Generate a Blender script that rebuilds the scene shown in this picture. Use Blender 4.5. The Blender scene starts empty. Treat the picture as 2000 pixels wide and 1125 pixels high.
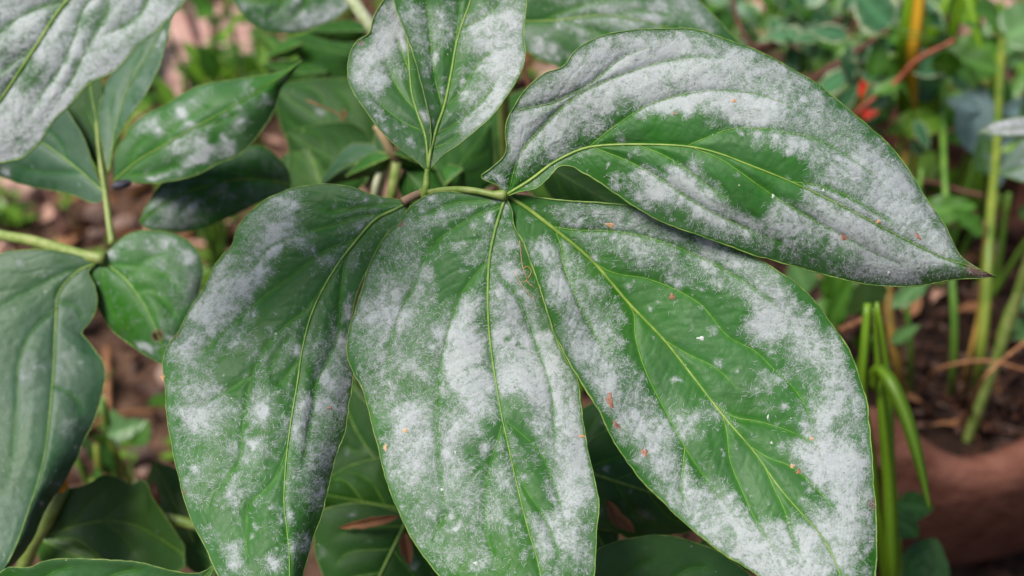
import bpy, math, random
import numpy as np
from mathutils import Vector, Matrix

random.seed(7)
rng = np.random.default_rng(7)
scene = bpy.context.scene
COL = scene.collection

# ------------------------------------------------------------------ camera
W, H = 2000.0, 1125.0
LENS, SENSOR = 45.0, 36.0
PITCH = math.radians(40.0)
CAM = np.array([0.0, 0.0, 0.62])
cam_data = bpy.data.cameras.new('camera')
cam_data.lens = LENS
cam_data.sensor_width = SENSOR
cam_data.clip_start = 0.01
cam_data.clip_end = 200.0
cam_data.dof.use_dof = True
cam_data.dof.focus_distance = 0.335
cam_data.dof.aperture_fstop = 10.5
cam_data.dof.aperture_blades = 0
cam = bpy.data.objects.new('camera', cam_data)
COL.objects.link(cam)
cam.location = CAM
cam.rotation_euler = (math.radians(90) - PITCH, 0, 0)
scene.camera = cam

# ------------------------------------------------------------------ world, sun, exposure
world = bpy.data.worlds.new('World')
scene.world = world
world.use_nodes = True
wn = world.node_tree
wn.nodes.clear()
wo = wn.nodes.new('ShaderNodeOutputWorld')
wb = wn.nodes.new('ShaderNodeBackground')
ws = wn.nodes.new('ShaderNodeTexSky')
SUN_EL, SUN_ROT = math.radians(62), math.radians(-115)
ws.sky_type = 'NISHITA'
ws.sun_disc = False
ws.sun_elevation = SUN_EL
ws.sun_rotation = SUN_ROT
ws.air_density = 1.0
ws.dust_density = 3.0
ws.ozone_density = 1.0
wb.inputs['Strength'].default_value = 0.075
wn.links.new(ws.outputs[0], wb.inputs[0])
wn.links.new(wb.outputs[0], wo.inputs[0])
sun = bpy.data.lights.new('sun', 'SUN')
sun.energy = 4.2
sun.angle = math.radians(26)
sun.color = (1.0, 0.94, 0.87)
so = bpy.data.objects.new('sun', sun)
COL.objects.link(so)
so.rotation_euler = (math.radians(90) - SUN_EL, 0, math.pi - SUN_ROT)
so.location = (0, 0, 3)
scene.view_settings.view_transform = 'Standard'
scene.view_settings.look = 'None'
scene.view_settings.exposure = 0.42
scene.view_settings.gamma = 1.0
scene.view_settings.use_curve_mapping = False
scene.cycles.use_denoising = True
scene.cycles.max_bounces = 4
scene.cycles.transparent_max_bounces = 8

# ------------------------------------------------------------------ picture <-> place
KX = SENSOR / LENS / W
RIGHT = np.array([1.0, 0, 0])
UP = np.array([0, math.sin(PITCH), math.cos(PITCH)])
FWD = np.array([0, math.cos(PITCH), -math.sin(PITCH)])

def P(px, py, d):
    """point at depth d (metres along the view axis) seen at photo pixel px, py"""
    px, py, d = np.broadcast_arrays(np.asarray(px, float), np.asarray(py, float), np.asarray(d, float))
    x = (px - W / 2) * KX * d
    y = (H / 2 - py) * KX * d
    return CAM + x[..., None] * RIGHT + y[..., None] * UP + d[..., None] * FWD

def unP(p):
    q = np.asarray(p) - CAM
    d = q @ FWD
    return (q @ RIGHT) / (KX * d) + W / 2, H / 2 - (q @ UP) / (KX * d), d

def PZ(px, py, z=0.0):
    """point of height z seen at photo pixel px, py"""
    r = P(px, py, 1.0) - CAM
    t = (z - CAM[2]) / r[2]
    return CAM + r * t

# ------------------------------------------------------------------ helpers
def tag(o, label=None, cat=None, group=None, kind=None):
    if label: o['label'] = label
    if cat: o['category'] = cat
    if group: o['group'] = group
    if kind: o['kind'] = kind
    return o

def empty(name, loc, label=None, cat=None, group=None):
    o = bpy.data.objects.new(name, None)
    COL.objects.link(o)
    o.location = Vector([float(v) for v in loc])
    o.empty_display_size = 0.02
    tag(o, label, cat, group)
    o['_o'] = 0
    del o['_o']
    return o

def wloc(parent):
    p = np.zeros(3)
    while parent is not None:
        p = p + np.array(parent.location)
        parent = parent.parent
    return p

def mesh_obj(name, verts, faces, mat, parent=None, smooth=True, attrs=None):
    """verts in world space; the object sits in its parent's space"""
    verts = np.asarray(verts, float) - wloc(parent)
    me = bpy.data.meshes.new(name)
    me.from_pydata(verts.tolist(), [], faces if isinstance(faces, list) else faces.tolist())
    if attrs:
        for k, a in attrs.items():
            at = me.attributes.new(k, 'FLOAT', 'POINT')
            at.data.foreach_set('value', np.asarray(a, np.float32).ravel())
    if smooth:
        me.polygons.foreach_set('use_smooth', np.ones(len(me.polygons), bool))
    me.update()
    if mat: me.materials.append(mat)
    o = bpy.data.objects.new(name, me)
    COL.objects.link(o)
    if parent is not None: o.parent = parent
    return o

def spline(pts, n, dims=None):
    """centripetal style Catmull-Rom through pts, n samples even in arc length (of the first two coordinates)"""
    p = np.asarray(pts, float)
    if len(p) == 2:
        t = np.linspace(0, 1, n)[:, None]
        return p[0] * (1 - t) + p[1] * t
    seg = np.linalg.norm(np.diff(p[:, :3], axis=0), axis=1)
    seg = np.maximum(seg, 1e-6) ** 0.5
    t = np.concatenate([[0], np.cumsum(seg)])
    m = np.zeros_like(p)
    d = np.diff(p, axis=0) / np.diff(t)[:, None]
    h = np.diff(t)
    m[1:-1] = (d[:-1] * h[1:, None] + d[1:] * h[:-1, None]) / (h[:-1] + h[1:])[:, None]
    m[0] = d[0]; m[-1] = d[-1]
    tt = np.linspace(0, t[-1], max(n * 6, 60))
    k = np.clip(np.searchsorted(t, tt, side='right') - 1, 0, len(h) - 1)
    s = ((tt - t[k]) / h[k])[:, None]
    hk = h[k][:, None]
    q = (2*s**3 - 3*s**2 + 1)*p[k] + (s**3 - 2*s**2 + s)*hk*m[k] + (-2*s**3 + 3*s**2)*p[k+1] + (s**3 - s**2)*hk*m[k+1]
    L = np.concatenate([[0], np.cumsum(np.linalg.norm(np.diff(q[:, :3], axis=0), axis=1) + 1e-9)])
    w = np.linspace(0, L[-1], n)
    return np.stack([np.interp(w, L, q[:, i]) for i in range(q.shape[1])], 1)

def vnoise(x, y, seed=0):
    x = np.asarray(x); y = np.asarray(y)
    xi = np.floor(x).astype(np.int64); yi = np.floor(y).astype(np.int64)
    fx = x - xi; fy = y - yi
    fx = fx*fx*(3-2*fx); fy = fy*fy*(3-2*fy)
    def hsh(a, b):
        h = (a * 374761393 + b * 668265263 + seed * 1442695041) & 0x7fffffff
        h = ((h ^ (h >> 13)) * 1274126177) & 0x7fffffff
        return ((h ^ (h >> 16)) & 0xffff) / 65535.0
    return (hsh(xi, yi)*(1-fx) + hsh(xi+1, yi)*fx)*(1-fy) + (hsh(xi, yi+1)*(1-fx) + hsh(xi+1, yi+1)*fx)*fy

def fbm(x, y, seed=0, octs=4):
    a, s, t = 0.5, 0.0, 0.0
    for i in range(octs):
        s = s + a * vnoise(x * 2**i + 17.3*i, y * 2**i - 9.1*i, seed + i)
        t += a; a *= 0.5
    return s / t

def sstep(a, b, x):
    t = np.clip((x - a) / (b - a), 0, 1)
    return t*t*(3-2*t)

def tube_arrays(path, radii, sides=7, flat=1.0):
    """swept tube; path (n,3) world, radii (n)"""
    p = np.asarray(path, float); n = len(p)
    r = np.broadcast_to(np.asarray(radii, float), (n,))
    tan = np.gradient(p, axis=0)
    tan /= np.linalg.norm(tan, axis=1)[:, None] + 1e-12
    ref = np.array([0.0, 0.0, 1.0]) if abs(tan[:, 2]).mean() < 0.8 else np.array([1.0, 0, 0])
    a = np.cross(tan, ref); a /= np.linalg.norm(a, axis=1)[:, None] + 1e-12
    b = np.cross(tan, a)
    ang = np.linspace(0, 2*math.pi, sides, endpoint=False)
    V = p[:, None] + r[:, None, None]*(np.cos(ang)[None, :, None]*a[:, None] + flat*np.sin(ang)[None, :, None]*b[:, None])
    V = V.reshape(-1, 3)
    F = []
    for i in range(n-1):
        for j in range(sides):
            k = (j+1) % sides
            F.append((i*sides+j, i*sides+k, (i+1)*sides+k, (i+1)*sides+j))
    F.append(tuple(range(sides-1, -1, -1)))
    F.append(tuple((n-1)*sides + j for j in range(sides)))
    return V, F

def tube(name, path, radii, mat, parent=None, sides=7, flat=1.0):
    V, F = tube_arrays(path, radii, sides, flat)
    return mesh_obj(name, V, F, mat, parent)

# ------------------------------------------------------------------ materials
def new_mat(name):
    m = bpy.data.materials.new(name)
    m.use_nodes = True
    nt = m.node_tree
    nt.nodes.clear()
    return m, nt

def nd(nt, typ, **kw):
    n = nt.nodes.new(typ)
    for k, v in kw.items():
        if k in n.inputs.keys(): n.inputs[k].default_value = v
        else: setattr(n, k, v)
    return n

def mixrgb(nt, fac, a, b, blend='MIX'):
    n = nt.nodes.new('ShaderNodeMix'); n.data_type = 'RGBA'; n.blend_type = blend
    for s, v in ((0, fac), (6, a), (7, b)):
        if hasattr(v, 'is_linked') or isinstance(v, bpy.types.NodeSocket): nt.links.new(v, n.inputs[s])
        else: n.inputs[s].default_value = v if s == 0 else (*v, 1)
    return n.outputs[2]

def math_n(nt, op, a, b=0.0, c=0.0, clamp=False):
    n = nt.nodes.new('ShaderNodeMath'); n.operation = op; n.use_clamp = clamp
    for i, v in enumerate((a, b, c)):
        if isinstance(v, bpy.types.NodeSocket): nt.links.new(v, n.inputs[i])
        else: n.inputs[i].default_value = v
    return n.outputs[0]

def noise(nt, scale, detail=4, rough=0.6, dist=0.0, vec=None):
    n = nt.nodes.new('ShaderNodeTexNoise')
    n.inputs['Scale'].default_value = scale
    n.inputs['Detail'].default_value = detail
    n.inputs['Roughness'].default_value = rough
    n.inputs['Distortion'].default_value = dist
    if vec is not None: nt.links.new(vec, n.inputs['Vector'])
    return n.outputs[0]

def ramp(nt, fac, stops):
    n = nt.nodes.new('ShaderNodeValToRGB')
    nt.links.new(fac, n.inputs[0])
    while len(n.color_ramp.elements) < len(stops): n.color_ramp.elements.new(0.5)
    for e, (p, c) in zip(n.color_ramp.elements, stops):
        e.position = p
        e.color = (*c, 1) if len(c) == 3 else c
    return n.outputs[0]

def finish(nt, col, rough=0.5, spec=0.5, bump=None, bstr=0.2, bdist=0.001, transl=0.0, tcol=None):
    out = nt.nodes.new('ShaderNodeOutputMaterial')
    pr = nt.nodes.new('ShaderNodeBsdfPrincipled')
    if isinstance(col, bpy.types.NodeSocket): nt.links.new(col, pr.inputs['Base Color'])
    else: pr.inputs['Base Color'].default_value = (*col, 1)
    if isinstance(rough, bpy.types.NodeSocket): nt.links.new(rough, pr.inputs['Roughness'])
    else: pr.inputs['Roughness'].default_value = rough
    if isinstance(spec, bpy.types.NodeSocket): nt.links.new(spec, pr.inputs['Specular IOR Level'])
    else: pr.inputs['Specular IOR Level'].default_value = spec
    if bump is not None:
        b = nt.nodes.new('ShaderNodeBump')
        b.inputs['Strength'].default_value = bstr
        b.inputs['Distance'].default_value = bdist
        nt.links.new(bump, b.inputs['Height'])
        nt.links.new(b.outputs[0], pr.inputs['Normal'])
    if transl:
        t = nt.nodes.new('ShaderNodeBsdfTranslucent')
        if isinstance(tcol, bpy.types.NodeSocket): nt.links.new(tcol, t.inputs[0])
        else: t.inputs[0].default_value = (*tcol, 1)
        mx = nt.nodes.new('ShaderNodeMixShader')
        mx.inputs[0].default_value = transl
        nt.links.new(pr.outputs[0], mx.inputs[1])
        nt.links.new(t.outputs[0], mx.inputs[2])
        nt.links.new(mx.outputs[0], out.inputs[0])
    else:
        nt.links.new(pr.outputs[0], out.inputs[0])

def objvec(nt):
    tc = nt.nodes.new('ShaderNodeTexCoord')
    return tc.outputs['Object']

MILDEW_COL = (0.57, 0.585, 0.645)

def leaf_mat(name, green, dark=None, veil=0.10, mildew_max=0.62, transl=0.11, rough=0.48, spec=0.34, tcol=(0.10, 0.30, 0.02)):
    m, nt = new_mat(name)
    v = objvec(nt)
    dark = dark or tuple(c*0.72 for c in green)
    n1 = noise(nt, 60, 4, 0.6, 0, v)
    n2 = noise(nt, 900, 3, 0.6, 0, v)
    g = mixrgb(nt, ramp(nt, n1, [(0.35, (0, 0, 0)), (0.65, (1, 1, 1))]), dark, green)
    g = mixrgb(nt, math_n(nt, 'MULTIPLY', n2, 0.30), g, tuple(c*1.35 for c in green))
    n7 = noise(nt, 22, 3, 0.6, 0.5, v)
    g = mixrgb(nt, math_n(nt, 'MULTIPLY_ADD', n7, 3.0, -1.45, clamp=True), g, (green[0]*1.9, green[1]*1.25, green[2]*0.7))
    at = nd(nt, 'ShaderNodeAttribute', attribute_name='vein')
    g = mixrgb(nt, math_n(nt, 'MULTIPLY', at.outputs['Fac'], 0.5), g, (green[0]*2.4, green[1]*1.7, green[2]*1.8))
    # thin mildew veil, with patchy waxy sky sheen painted into the colour
    vn = math_n(nt, 'MULTIPLY_ADD', noise(nt, 38, 4, 0.6, 0.4, v), 5.0, -1.6, clamp=True)
    g = mixrgb(nt, math_n(nt, 'MULTIPLY', math_n(nt, 'MULTIPLY', vn, 1.9*veil), math_n(nt, 'SUBTRACT', 1.0, at.outputs['Fac'])), g, (0.40, 0.48, 0.45))
    mil = nd(nt, 'ShaderNodeAttribute', attribute_name='mil').outputs['Fac']
    # thread like pattern: warped ridges at two scales, spread to about 0..1, thresholded by the cover
    def ridge(sc, dist, k, det=4):
        f = noise(nt, sc, det, 0.65, dist, v)
        r = math_n(nt, 'ABSOLUTE', math_n(nt, 'SUBTRACT', f, 0.5))
        return math_n(nt, 'SUBTRACT', 1.0, math_n(nt, 'MULTIPLY', r, k), clamp=True)
    r1 = ridge(330, 1.2, 6.0)
    r2 = ridge(850, 1.5, 5.0)
    f3 = math_n(nt, 'MULTIPLY_ADD', noise(nt, 210, 6, 0.75, 0.6, v), 3.2, -1.1, clamp=True)
    f4 = math_n(nt, 'MULTIPLY_ADD', noise(nt, 2200, 2, 0.7, 0, v), 3.0, -1.0, clamp=True)
    tex = math_n(nt, 'ADD', math_n(nt, 'MULTIPLY', r1, 0.22), math_n(nt, 'MULTIPLY', r2, 0.26))
    tex = math_n(nt, 'ADD', tex, math_n(nt, 'MULTIPLY_ADD', f3, 0.30, math_n(nt, 'MULTIPLY', f4, 0.22)))
    f5 = math_n(nt, 'MULTIPLY_ADD', noise(nt, 95, 5, 0.7, 0.8, v), 3.0, -1.0, clamp=True)
    tex = math_n(nt, 'ADD', math_n(nt, 'MULTIPLY', tex, 0.80), math_n(nt, 'MULTIPLY', f5, 0.26))
    fac = math_n(nt, 'SUBTRACT', tex, math_n(nt, 'SUBTRACT', 0.93, math_n(nt, 'MULTIPLY', mil, 0.55)))
    fac = math_n(nt, 'MULTIPLY_ADD', fac, 2.6, 0.36, clamp=True)
    haze = math_n(nt, 'MULTIPLY', mil, 0.36)
    fac = math_n(nt, 'MAXIMUM', fac, haze)
    gate = math_n(nt, 'MULTIPLY', mil, 5.0, clamp=True)
    fac = math_n(nt, 'MULTIPLY', math_n(nt, 'MULTIPLY', fac, gate), mildew_max)
    c = mixrgb(nt, fac, g, MILDEW_COL)
    vs = nt.nodes.new('ShaderNodeTexVoronoi'); vs.inputs['Scale'].default_value = 420
    nt.links.new(v, vs.inputs['Vector'])
    sep = nt.nodes.new('ShaderNodeSeparateColor'); nt.links.new(vs.outputs['Color'], sep.inputs[0])
    dot = math_n(nt, 'MULTIPLY', math_n(nt, 'LESS_THAN', vs.outputs['Distance'], 0.085), math_n(nt, 'GREATER_THAN', sep.outputs[0], 0.90))
    c = mixrgb(nt, math_n(nt, 'MULTIPLY', dot, 0.8), c, mixrgb(nt, math_n(nt, 'GREATER_THAN', sep.outputs[1], 0.45), (0.10, 0.045, 0.02), (0.50, 0.50, 0.40)))
    brn = nd(nt, 'ShaderNodeAttribute', attribute_name='brn').outputs['Fac']
    bc = mixrgb(nt, n2, (0.10, 0.045, 0.04), (0.20, 0.13, 0.11))
    c = mixrgb(nt, brn, c, bc)
    rgh = math_n(nt, 'MULTIPLY_ADD', fac, 0.5, rough, clamp=True)
    vo = nt.nodes.new('ShaderNodeTexVoronoi'); vo.feature = 'DISTANCE_TO_EDGE'; vo.inputs['Scale'].default_value = 330
    wv = nt.nodes.new('ShaderNodeVectorMath'); wv.operation = 'ADD'
    nn_ = nt.nodes.new('ShaderNodeTexNoise'); nn_.inputs['Scale'].default_value = 200; nt.links.new(v, nn_.inputs['Vector'])
    ws_ = nt.nodes.new('ShaderNodeVectorMath'); ws_.operation = 'SCALE'; ws_.inputs['Scale'].default_value = 0.004
    nt.links.new(nn_.outputs['Color'], ws_.inputs[0]); nt.links.new(v, wv.inputs[0]); nt.links.new(ws_.outputs[0], wv.inputs[1])
    nt.links.new(wv.outputs[0], vo.inputs['Vector'])
    net = math_n(nt, 'MULTIPLY', vo.outputs['Distance'], 9.0, clamp=True)
    c = mixrgb(nt, math_n(nt, 'MULTIPLY', math_n(nt, 'SUBTRACT', 1.0, net), 0.10), c, tuple(x*0.55 for x in green))
    bh = math_n(nt, 'ADD', math_n(nt, 'MULTIPLY_ADD', n2, 0.4, math_n(nt, 'MULTIPLY', net, 0.10)), math_n(nt, 'MULTIPLY', fac, 0.8))
    finish(nt, c, rgh, spec, bh, 0.35, 0.0006, transl, tcol)
    return m

def flat_leaf_mat(name, green, rough=0.45, transl=0.2, edge=None, spots=None, var=0.5, tcol=None):
    """small background leaves: colour varies per leaf and over it; optional pale margin"""
    m, nt = new_mat(name)
    v = objvec(nt)
    oi = nd(nt, 'ShaderNodeObjectInfo')
    n1 = noise(nt, 70, 3, 0.6, 0.3, v)
    t = math_n(nt, 'MULTIPLY_ADD', oi.outputs['Random'], var, math_n(nt, 'MULTIPLY_ADD', n1, 0.9, -0.3))
    c = mixrgb(nt, math_n(nt, 'MULTIPLY', t, 1.0, clamp=True), tuple(x*0.65 for x in green), tuple(x*1.35 for x in green))
    if edge:
        at = nd(nt, 'ShaderNodeAttribute', attribute_name='edge').outputs['Fac']
        e = math_n(nt, 'ADD', at, math_n(nt, 'MULTIPLY', math_n(nt, 'SUBTRACT', noise(nt, 260, 3, 0.6, 0.5, v), 0.5), 1.8))
        c = mixrgb(nt, math_n(nt, 'MULTIPLY_ADD', e, 3.0, -1.4, clamp=True), c, edge)
    if spots:
        e = noise(nt, 180, 3, 0.6, 0.3, v)
        c = mixrgb(nt, math_n(nt, 'MULTIPLY_ADD', e, 9.0, -5.6, clamp=True), c, spots)
    at = nd(nt, 'ShaderNodeAttribute', attribute_name='vein').outputs['Fac']
    c = mixrgb(nt, math_n(nt, 'MULTIPLY', at, 0.5), c, tuple(min(1, x*2.0+0.02) for x in green))
    finish(nt, c, rough, 0.5, None, 0, 0, transl, tcol or (green[0]*2.2, green[1]*2.2, green[2]*0.8))
    return m

def plain_mat(name, a, b, scale=200, rough=0.6, spec=0.4, bstr=0.3, bdist=0.0005, transl=0.0, tcol=None, streak=None):
    m, nt = new_mat(name)
    v = objvec(nt)
    if streak:
        mp = nd(nt, 'ShaderNodeMapping')
        mp.inputs['Scale'].default_value = streak
        nt.links.new(v, mp.inputs[0]); v = mp.outputs[0]
    n = noise(nt, scale, 5, 0.65, 0.3, v)
    c = mixrgb(nt, ramp(nt, n, [(0.35, (0, 0, 0)), (0.65, (1, 1, 1))]), a, b)
    finish(nt, c, rough, spec, n, bstr, bdist, transl, tcol)
    return m

M = {}
M['leaf_main'] = leaf_mat('leaf_main', (0.018, 0.108, 0.008), veil=0.035, spec=0.20)
M['leaf_top'] = leaf_mat('leaf_top', (0.018, 0.098, 0.012), veil=0.04, spec=0.22)
M['leaf_white'] = leaf_mat('leaf_white', (0.10, 0.17, 0.10), veil=0.3, mildew_max=0.95, spec=0.3)
M['leaf_blue'] = leaf_mat('leaf_blue', (0.016, 0.078, 0.024), veil=0.07, spec=0.26, mildew_max=0.6)
M['leaf_back'] = leaf_mat('leaf_back', (0.017, 0.092, 0.009), veil=0.03, spec=0.22, mildew_max=0.6)
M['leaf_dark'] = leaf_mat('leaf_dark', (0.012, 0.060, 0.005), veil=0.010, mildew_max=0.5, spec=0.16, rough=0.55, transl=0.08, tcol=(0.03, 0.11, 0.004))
M['leaf_bright'] = leaf_mat('leaf_bright', (0.026, 0.092, 0.008), veil=0.01, mildew_max=0.4)
M['vein'] = plain_mat('vein_green', (0.10, 0.20, 0.035), (0.20, 0.32, 0.06), 300, 0.5)
M['vein_dim'] = plain_mat('vein_dim', (0.055, 0.14, 0.03), (0.10, 0.20, 0.05), 300, 0.5)
M['midrib'] = plain_mat('midrib_green', (0.10, 0.20, 0.025), (0.24, 0.34, 0.07), 220, 0.45)
M['margin'] = plain_mat('margin_green', (0.05, 0.13, 0.02), (0.19, 0.28, 0.06), 350, 0.5)
def thread_mat():
    m, nt = new_mat('mildew_thread')
    n = noise(nt, 300, 3, 0.6, 0, objvec(nt))
    pr = nt.nodes.new('ShaderNodeBsdfPrincipled'); out = nt.nodes.new('ShaderNodeOutputMaterial')
    nt.links.new(mixrgb(nt, n, (0.46, 0.475, 0.52), (0.62, 0.63, 0.69)), pr.inputs['Base Color'])
    pr.inputs['Roughness'].default_value = 0.9
    pr.inputs['Specular IOR Level'].default_value = 0.1
    pr.inputs['Alpha'].default_value = 0.52
    nt.links.new(pr.outputs[0], out.inputs[0])
    return m
M['mildew'] = thread_mat()
M['petiole'] = plain_mat('petiole_green', (0.11, 0.19, 0.025), (0.26, 0.31, 0.10), 160, 0.5)
M['petiole_red'] = plain_mat('petiole_red', (0.22, 0.20, 0.08), (0.34, 0.22, 0.15), 160, 0.55)
M['petiole_pale'] = plain_mat('petiole_pale', (0.20, 0.26, 0.10), (0.42, 0.44, 0.32), 160, 0.6)
M['spot_tan'] = plain_mat('spot_tan', (0.35, 0.17, 0.08), (0.55, 0.36, 0.20), 500, 0.7)
M['spot_brown'] = plain_mat('spot_brown', (0.14, 0.05, 0.03), (0.32, 0.15, 0.09), 500, 0.7)
M['spot_white'] = plain_mat('spot_white', (0.40, 0.44, 0.42), (0.52, 0.55, 0.53), 500, 0.7)

# ------------------------------------------------------------------ leaves built along traced outlines, each at its own distance
class Leaf: pass

def poly_dist(X, Y, line):
    """distance of each point to a polyline and the parameter along it"""
    best = np.full(X.shape, 1e9); par = np.zeros(X.shape)
    a = line[:-1]; b = line[1:]
    for i in range(len(a)):
        d = b[i] - a[i]; l2 = d @ d + 1e-9
        t = np.clip(((X - a[i, 0])*d[0] + (Y - a[i, 1])*d[1]) / l2, 0, 1)
        dd = (X - a[i, 0] - t*d[0])**2 + (Y - a[i, 1] - t*d[1])**2
        k = dd < best
        best = np.where(k, dd, best); par = np.where(k, (i + t)/len(a), par)
    return np.sqrt(best), par

def leaf(parent, left, mid, right, depth, ledge=0.0, redge=0.0, veins=(), mil=(), base=0.0, mat='leaf_main',
         res=4.0, quilt=0.0012, qw=34.0, groove=0.0005, gw=7.0, threads=0.0, midr=(0.0006, 0.0002), vr=0.00028, margin=0.00018,
         wave=0.0, seed=0, mid_mat='midrib', vein_mat='vein', scatter=0, brn=(), label=None, noise_amp=0.55, curl=0.0, name='leaf', holes=()):
    ml = np.asarray(mid, float)
    Lm = np.linalg.norm(np.diff(ml, axis=0), axis=1).sum()
    nu = int(max(14, Lm/res))
    Lc = spline(left, nu); Rc = spline(right, nu); Mc = spline(mid, nu)
    def nibble(c, s):
        t = np.gradient(c, axis=0); t /= np.linalg.norm(t, axis=1)[:, None]+1e-9
        i = np.arange(nu)*res
        k = 5.0*(fbm(i/45., i*0+s, seed+s, 3)-0.5) + 2.2*(fbm(i/9., i*0+s, seed+s+3, 2)-0.5)
        k = k*np.sin(np.pi*np.linspace(0, 1, nu))**.4
        return c + np.stack([t[:, 1], -t[:, 0]], 1)*k[:, None]
    Lc = nibble(Lc, 1); Rc = nibble(Rc, 2)
    wl = np.linalg.norm(Lc-Mc, axis=1).max(); wr = np.linalg.norm(Rc-Mc, axis=1).max()
    nl = int(max(5, wl/res)); nr = int(max(5, wr/res))
    vl = -np.linspace(1, 0, nl+1); vr_ = np.linspace(0, 1, nr+1)[1:]
    vl = np.sign(vl)*np.abs(vl)**0.9; vr_ = vr_**0.9
    v = np.concatenate([vl, vr_]); nv = len(v)
    u = np.linspace(0, 1, nu)
    V = v[None, :]; av = np.abs(V)
    side = np.where(V[..., None] < 0, Lc[:, None], Rc[:, None])
    X = Mc[:, None, 0]*(1-av) + side[..., 0]*av
    Y = Mc[:, None, 1]*(1-av) + side[..., 1]*av
    # a serrate, slightly uneven margin
    D0 = np.interp(u, np.linspace(0, 1, len(depth)), depth)
    k = np.ones(9)/9
    D0 = np.convolve(np.pad(D0, 4, mode='edge'), k, mode='valid')
    def prof(e):
        e = np.atleast_1d(np.asarray(e, float))
        return np.interp(u, np.linspace(0, 1, len(e)), e)
    env = np.sin(np.pi*np.clip(u, 0, 1))**0.6
    off = np.where(V < 0, prof(ledge)[:, None], prof(redge)[:, None]) * av**1.6 * env[:, None]
    off = off + wave*np.sin(u[:, None]*23 + np.sign(V)*1.3 + seed)*av**3
    off = off + 0.0016*(fbm(X/140., Y/140., seed+50, 2)-0.5)*1.5
    D = D0[:, None] + off
    Pos = P(X, Y, D)
    # relief
    vd = np.full(X.shape, 1e9); vatt = np.zeros(X.shape)
    lines = []
    for i, vn in enumerate(veins):
        sp = spline(vn, max(12, int(np.linalg.norm(np.diff(np.asarray(vn, float), axis=0), axis=1).sum()/12)))
        lines.append(sp)
    mline = spline(mid, 60)
    for i, ln in enumerate([mline] + lines):
        d, t = poly_dist(X, Y, ln)
        fade = np.clip((1-t)*4, 0, 1) if i else 1.0
        fd = d + (1-fade)*qw*1.2
        vd = np.minimum(vd, fd)
        vatt = np.maximum(vatt, np.exp(-(d/5.0)**2)*fade)
    edge_d = (1-av)*np.where(V < 0, np.linalg.norm(Lc-Mc, axis=1)[:, None], np.linalg.norm(Rc-Mc, axis=1)[:, None])
    calm = sstep(0, 45, edge_d)
    rel = 0.6*quilt*(1-np.exp(-(vd/qw)**2)) - groove*np.exp(-(vd/gw)**2)
    # fine puckering across the veins
    rel = rel + quilt*0.16*(fbm(X/30., Y/30., seed+5, 3)-0.5) + quilt*0.14*(fbm(X/8., Y/8., seed+9, 2)-0.5)
    # small cross veins between the big ones, curving towards the margin
    wid = np.where(V < 0, np.linalg.norm(Lc-Mc, axis=1)[:, None], np.linalg.norm(Rc-Mc, axis=1)[:, None])
    tt_ = (u[:, None]*Lm - 0.75*av*wid)/24.0 + 1.3*fbm(X/60., Y/60., seed+61, 2) + 5*(V > 0)
    cr = np.exp(-(np.sin(np.pi*tt_)/0.22)**2)*sstep(4, 16, vd)*(0.4+0.6*vnoise(tt_, V*5, seed+3))
    t2_ = (u[:, None]*Lm*0.35 + av*wid)/13.0 + 1.6*fbm(X/30., Y/30., seed+62, 2)
    cr2 = np.exp(-(np.sin(np.pi*t2_)/0.2)**2)*vnoise(X/16., Y/16., seed+4)
    rel = rel - quilt*(0.20*cr + 0.09*cr2)*(res < 5)
    vatt = np.maximum(vatt, 0.30*cr)
    rel = rel*(0.25+0.75*calm)
    du = np.gradient(Pos, axis=0); dv = np.gradient(Pos, axis=1)
    N = np.cross(dv, du); N /= np.linalg.norm(N, axis=2)[..., None] + 1e-12
    tocam = CAM - Pos
    sg = np.sign((N*tocam).sum(2).mean())
    N = N*sg
    Pos = Pos + N*rel[..., None]
    if curl:
        Pos = Pos + N*(curl*np.exp(-(edge_d/14.0)**2))[..., None]
    # mildew cover
    F = np.full(X.shape, float(base))
    cc = []
    wx = X + 60*(fbm(X/38., Y/38., seed+21, 4)-0.5); wy = Y + 60*(fbm(X/38., Y/38., seed+22, 4)-0.5)
    for c in mil:
        cx, cy, r, s = c[:4]
        asp, ang = (c[4], math.radians(c[5])) if len(c) > 5 else (1.0, 0.0)
        dx = wx-cx; dy = wy-cy
        a = (dx*math.cos(ang)+dy*math.sin(ang))/asp; b = -dx*math.sin(ang)+dy*math.cos(ang)
        F = F + s*np.exp(-((a*a+b*b)/(r*r)))*(0.85 if s > 0 else 1)
        if s > 0: cc.append((cx, cy, r))
    prs = np.random.default_rng(seed+100)
    flatp = None
    if scatter:
        ii = prs.integers(3, nu-3, scatter); jj = prs.integers(2, nv-2, scatter)
        rr = 2.5 + 8*prs.random(scatter)**3
        for i_, j_, r_ in zip(ii, jj, rr):
            cx, cy = X[i_, j_], Y[i_, j_]
            bx = (np.abs(X-cx) < 3*r_) & (np.abs(Y-cy) < 3*r_)
            an = np.arctan2(Y[bx]-cy, X[bx]-cx)
            rg = r_*(0.55+0.9*vnoise(an*1.6+9, np.full(an.shape, cx), 3))
            F[bx] += 0.7*np.exp(-(((X[bx]-cx)**2+(Y[bx]-cy)**2)/(rg*rg)))
            cc.append((cx, cy, r_*0.9))
    F = np.clip(F, 0, 1.15)
    F = F + 1.35*noise_amp*(fbm(X/42., Y/42., seed+31, 4)-0.5)*sstep(0.02, 0.25, F) + 0.60*(fbm(X/11., Y/11., seed+41, 3)-0.5)*sstep(0.02, 0.3, F)
    F = F*(1-0.55*vatt)*(0.35+0.65*sstep(0, 9, edge_d))
    C = np.clip((F-0.10)/0.95, 0, 1)**0.9
    brnA = np.zeros(X.shape)
    for cx, cy, r in brn:
        brnA = np.maximum(brnA, np.exp(-(((X-cx)**2+(Y-cy)**2)/(r*r))**2))
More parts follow.
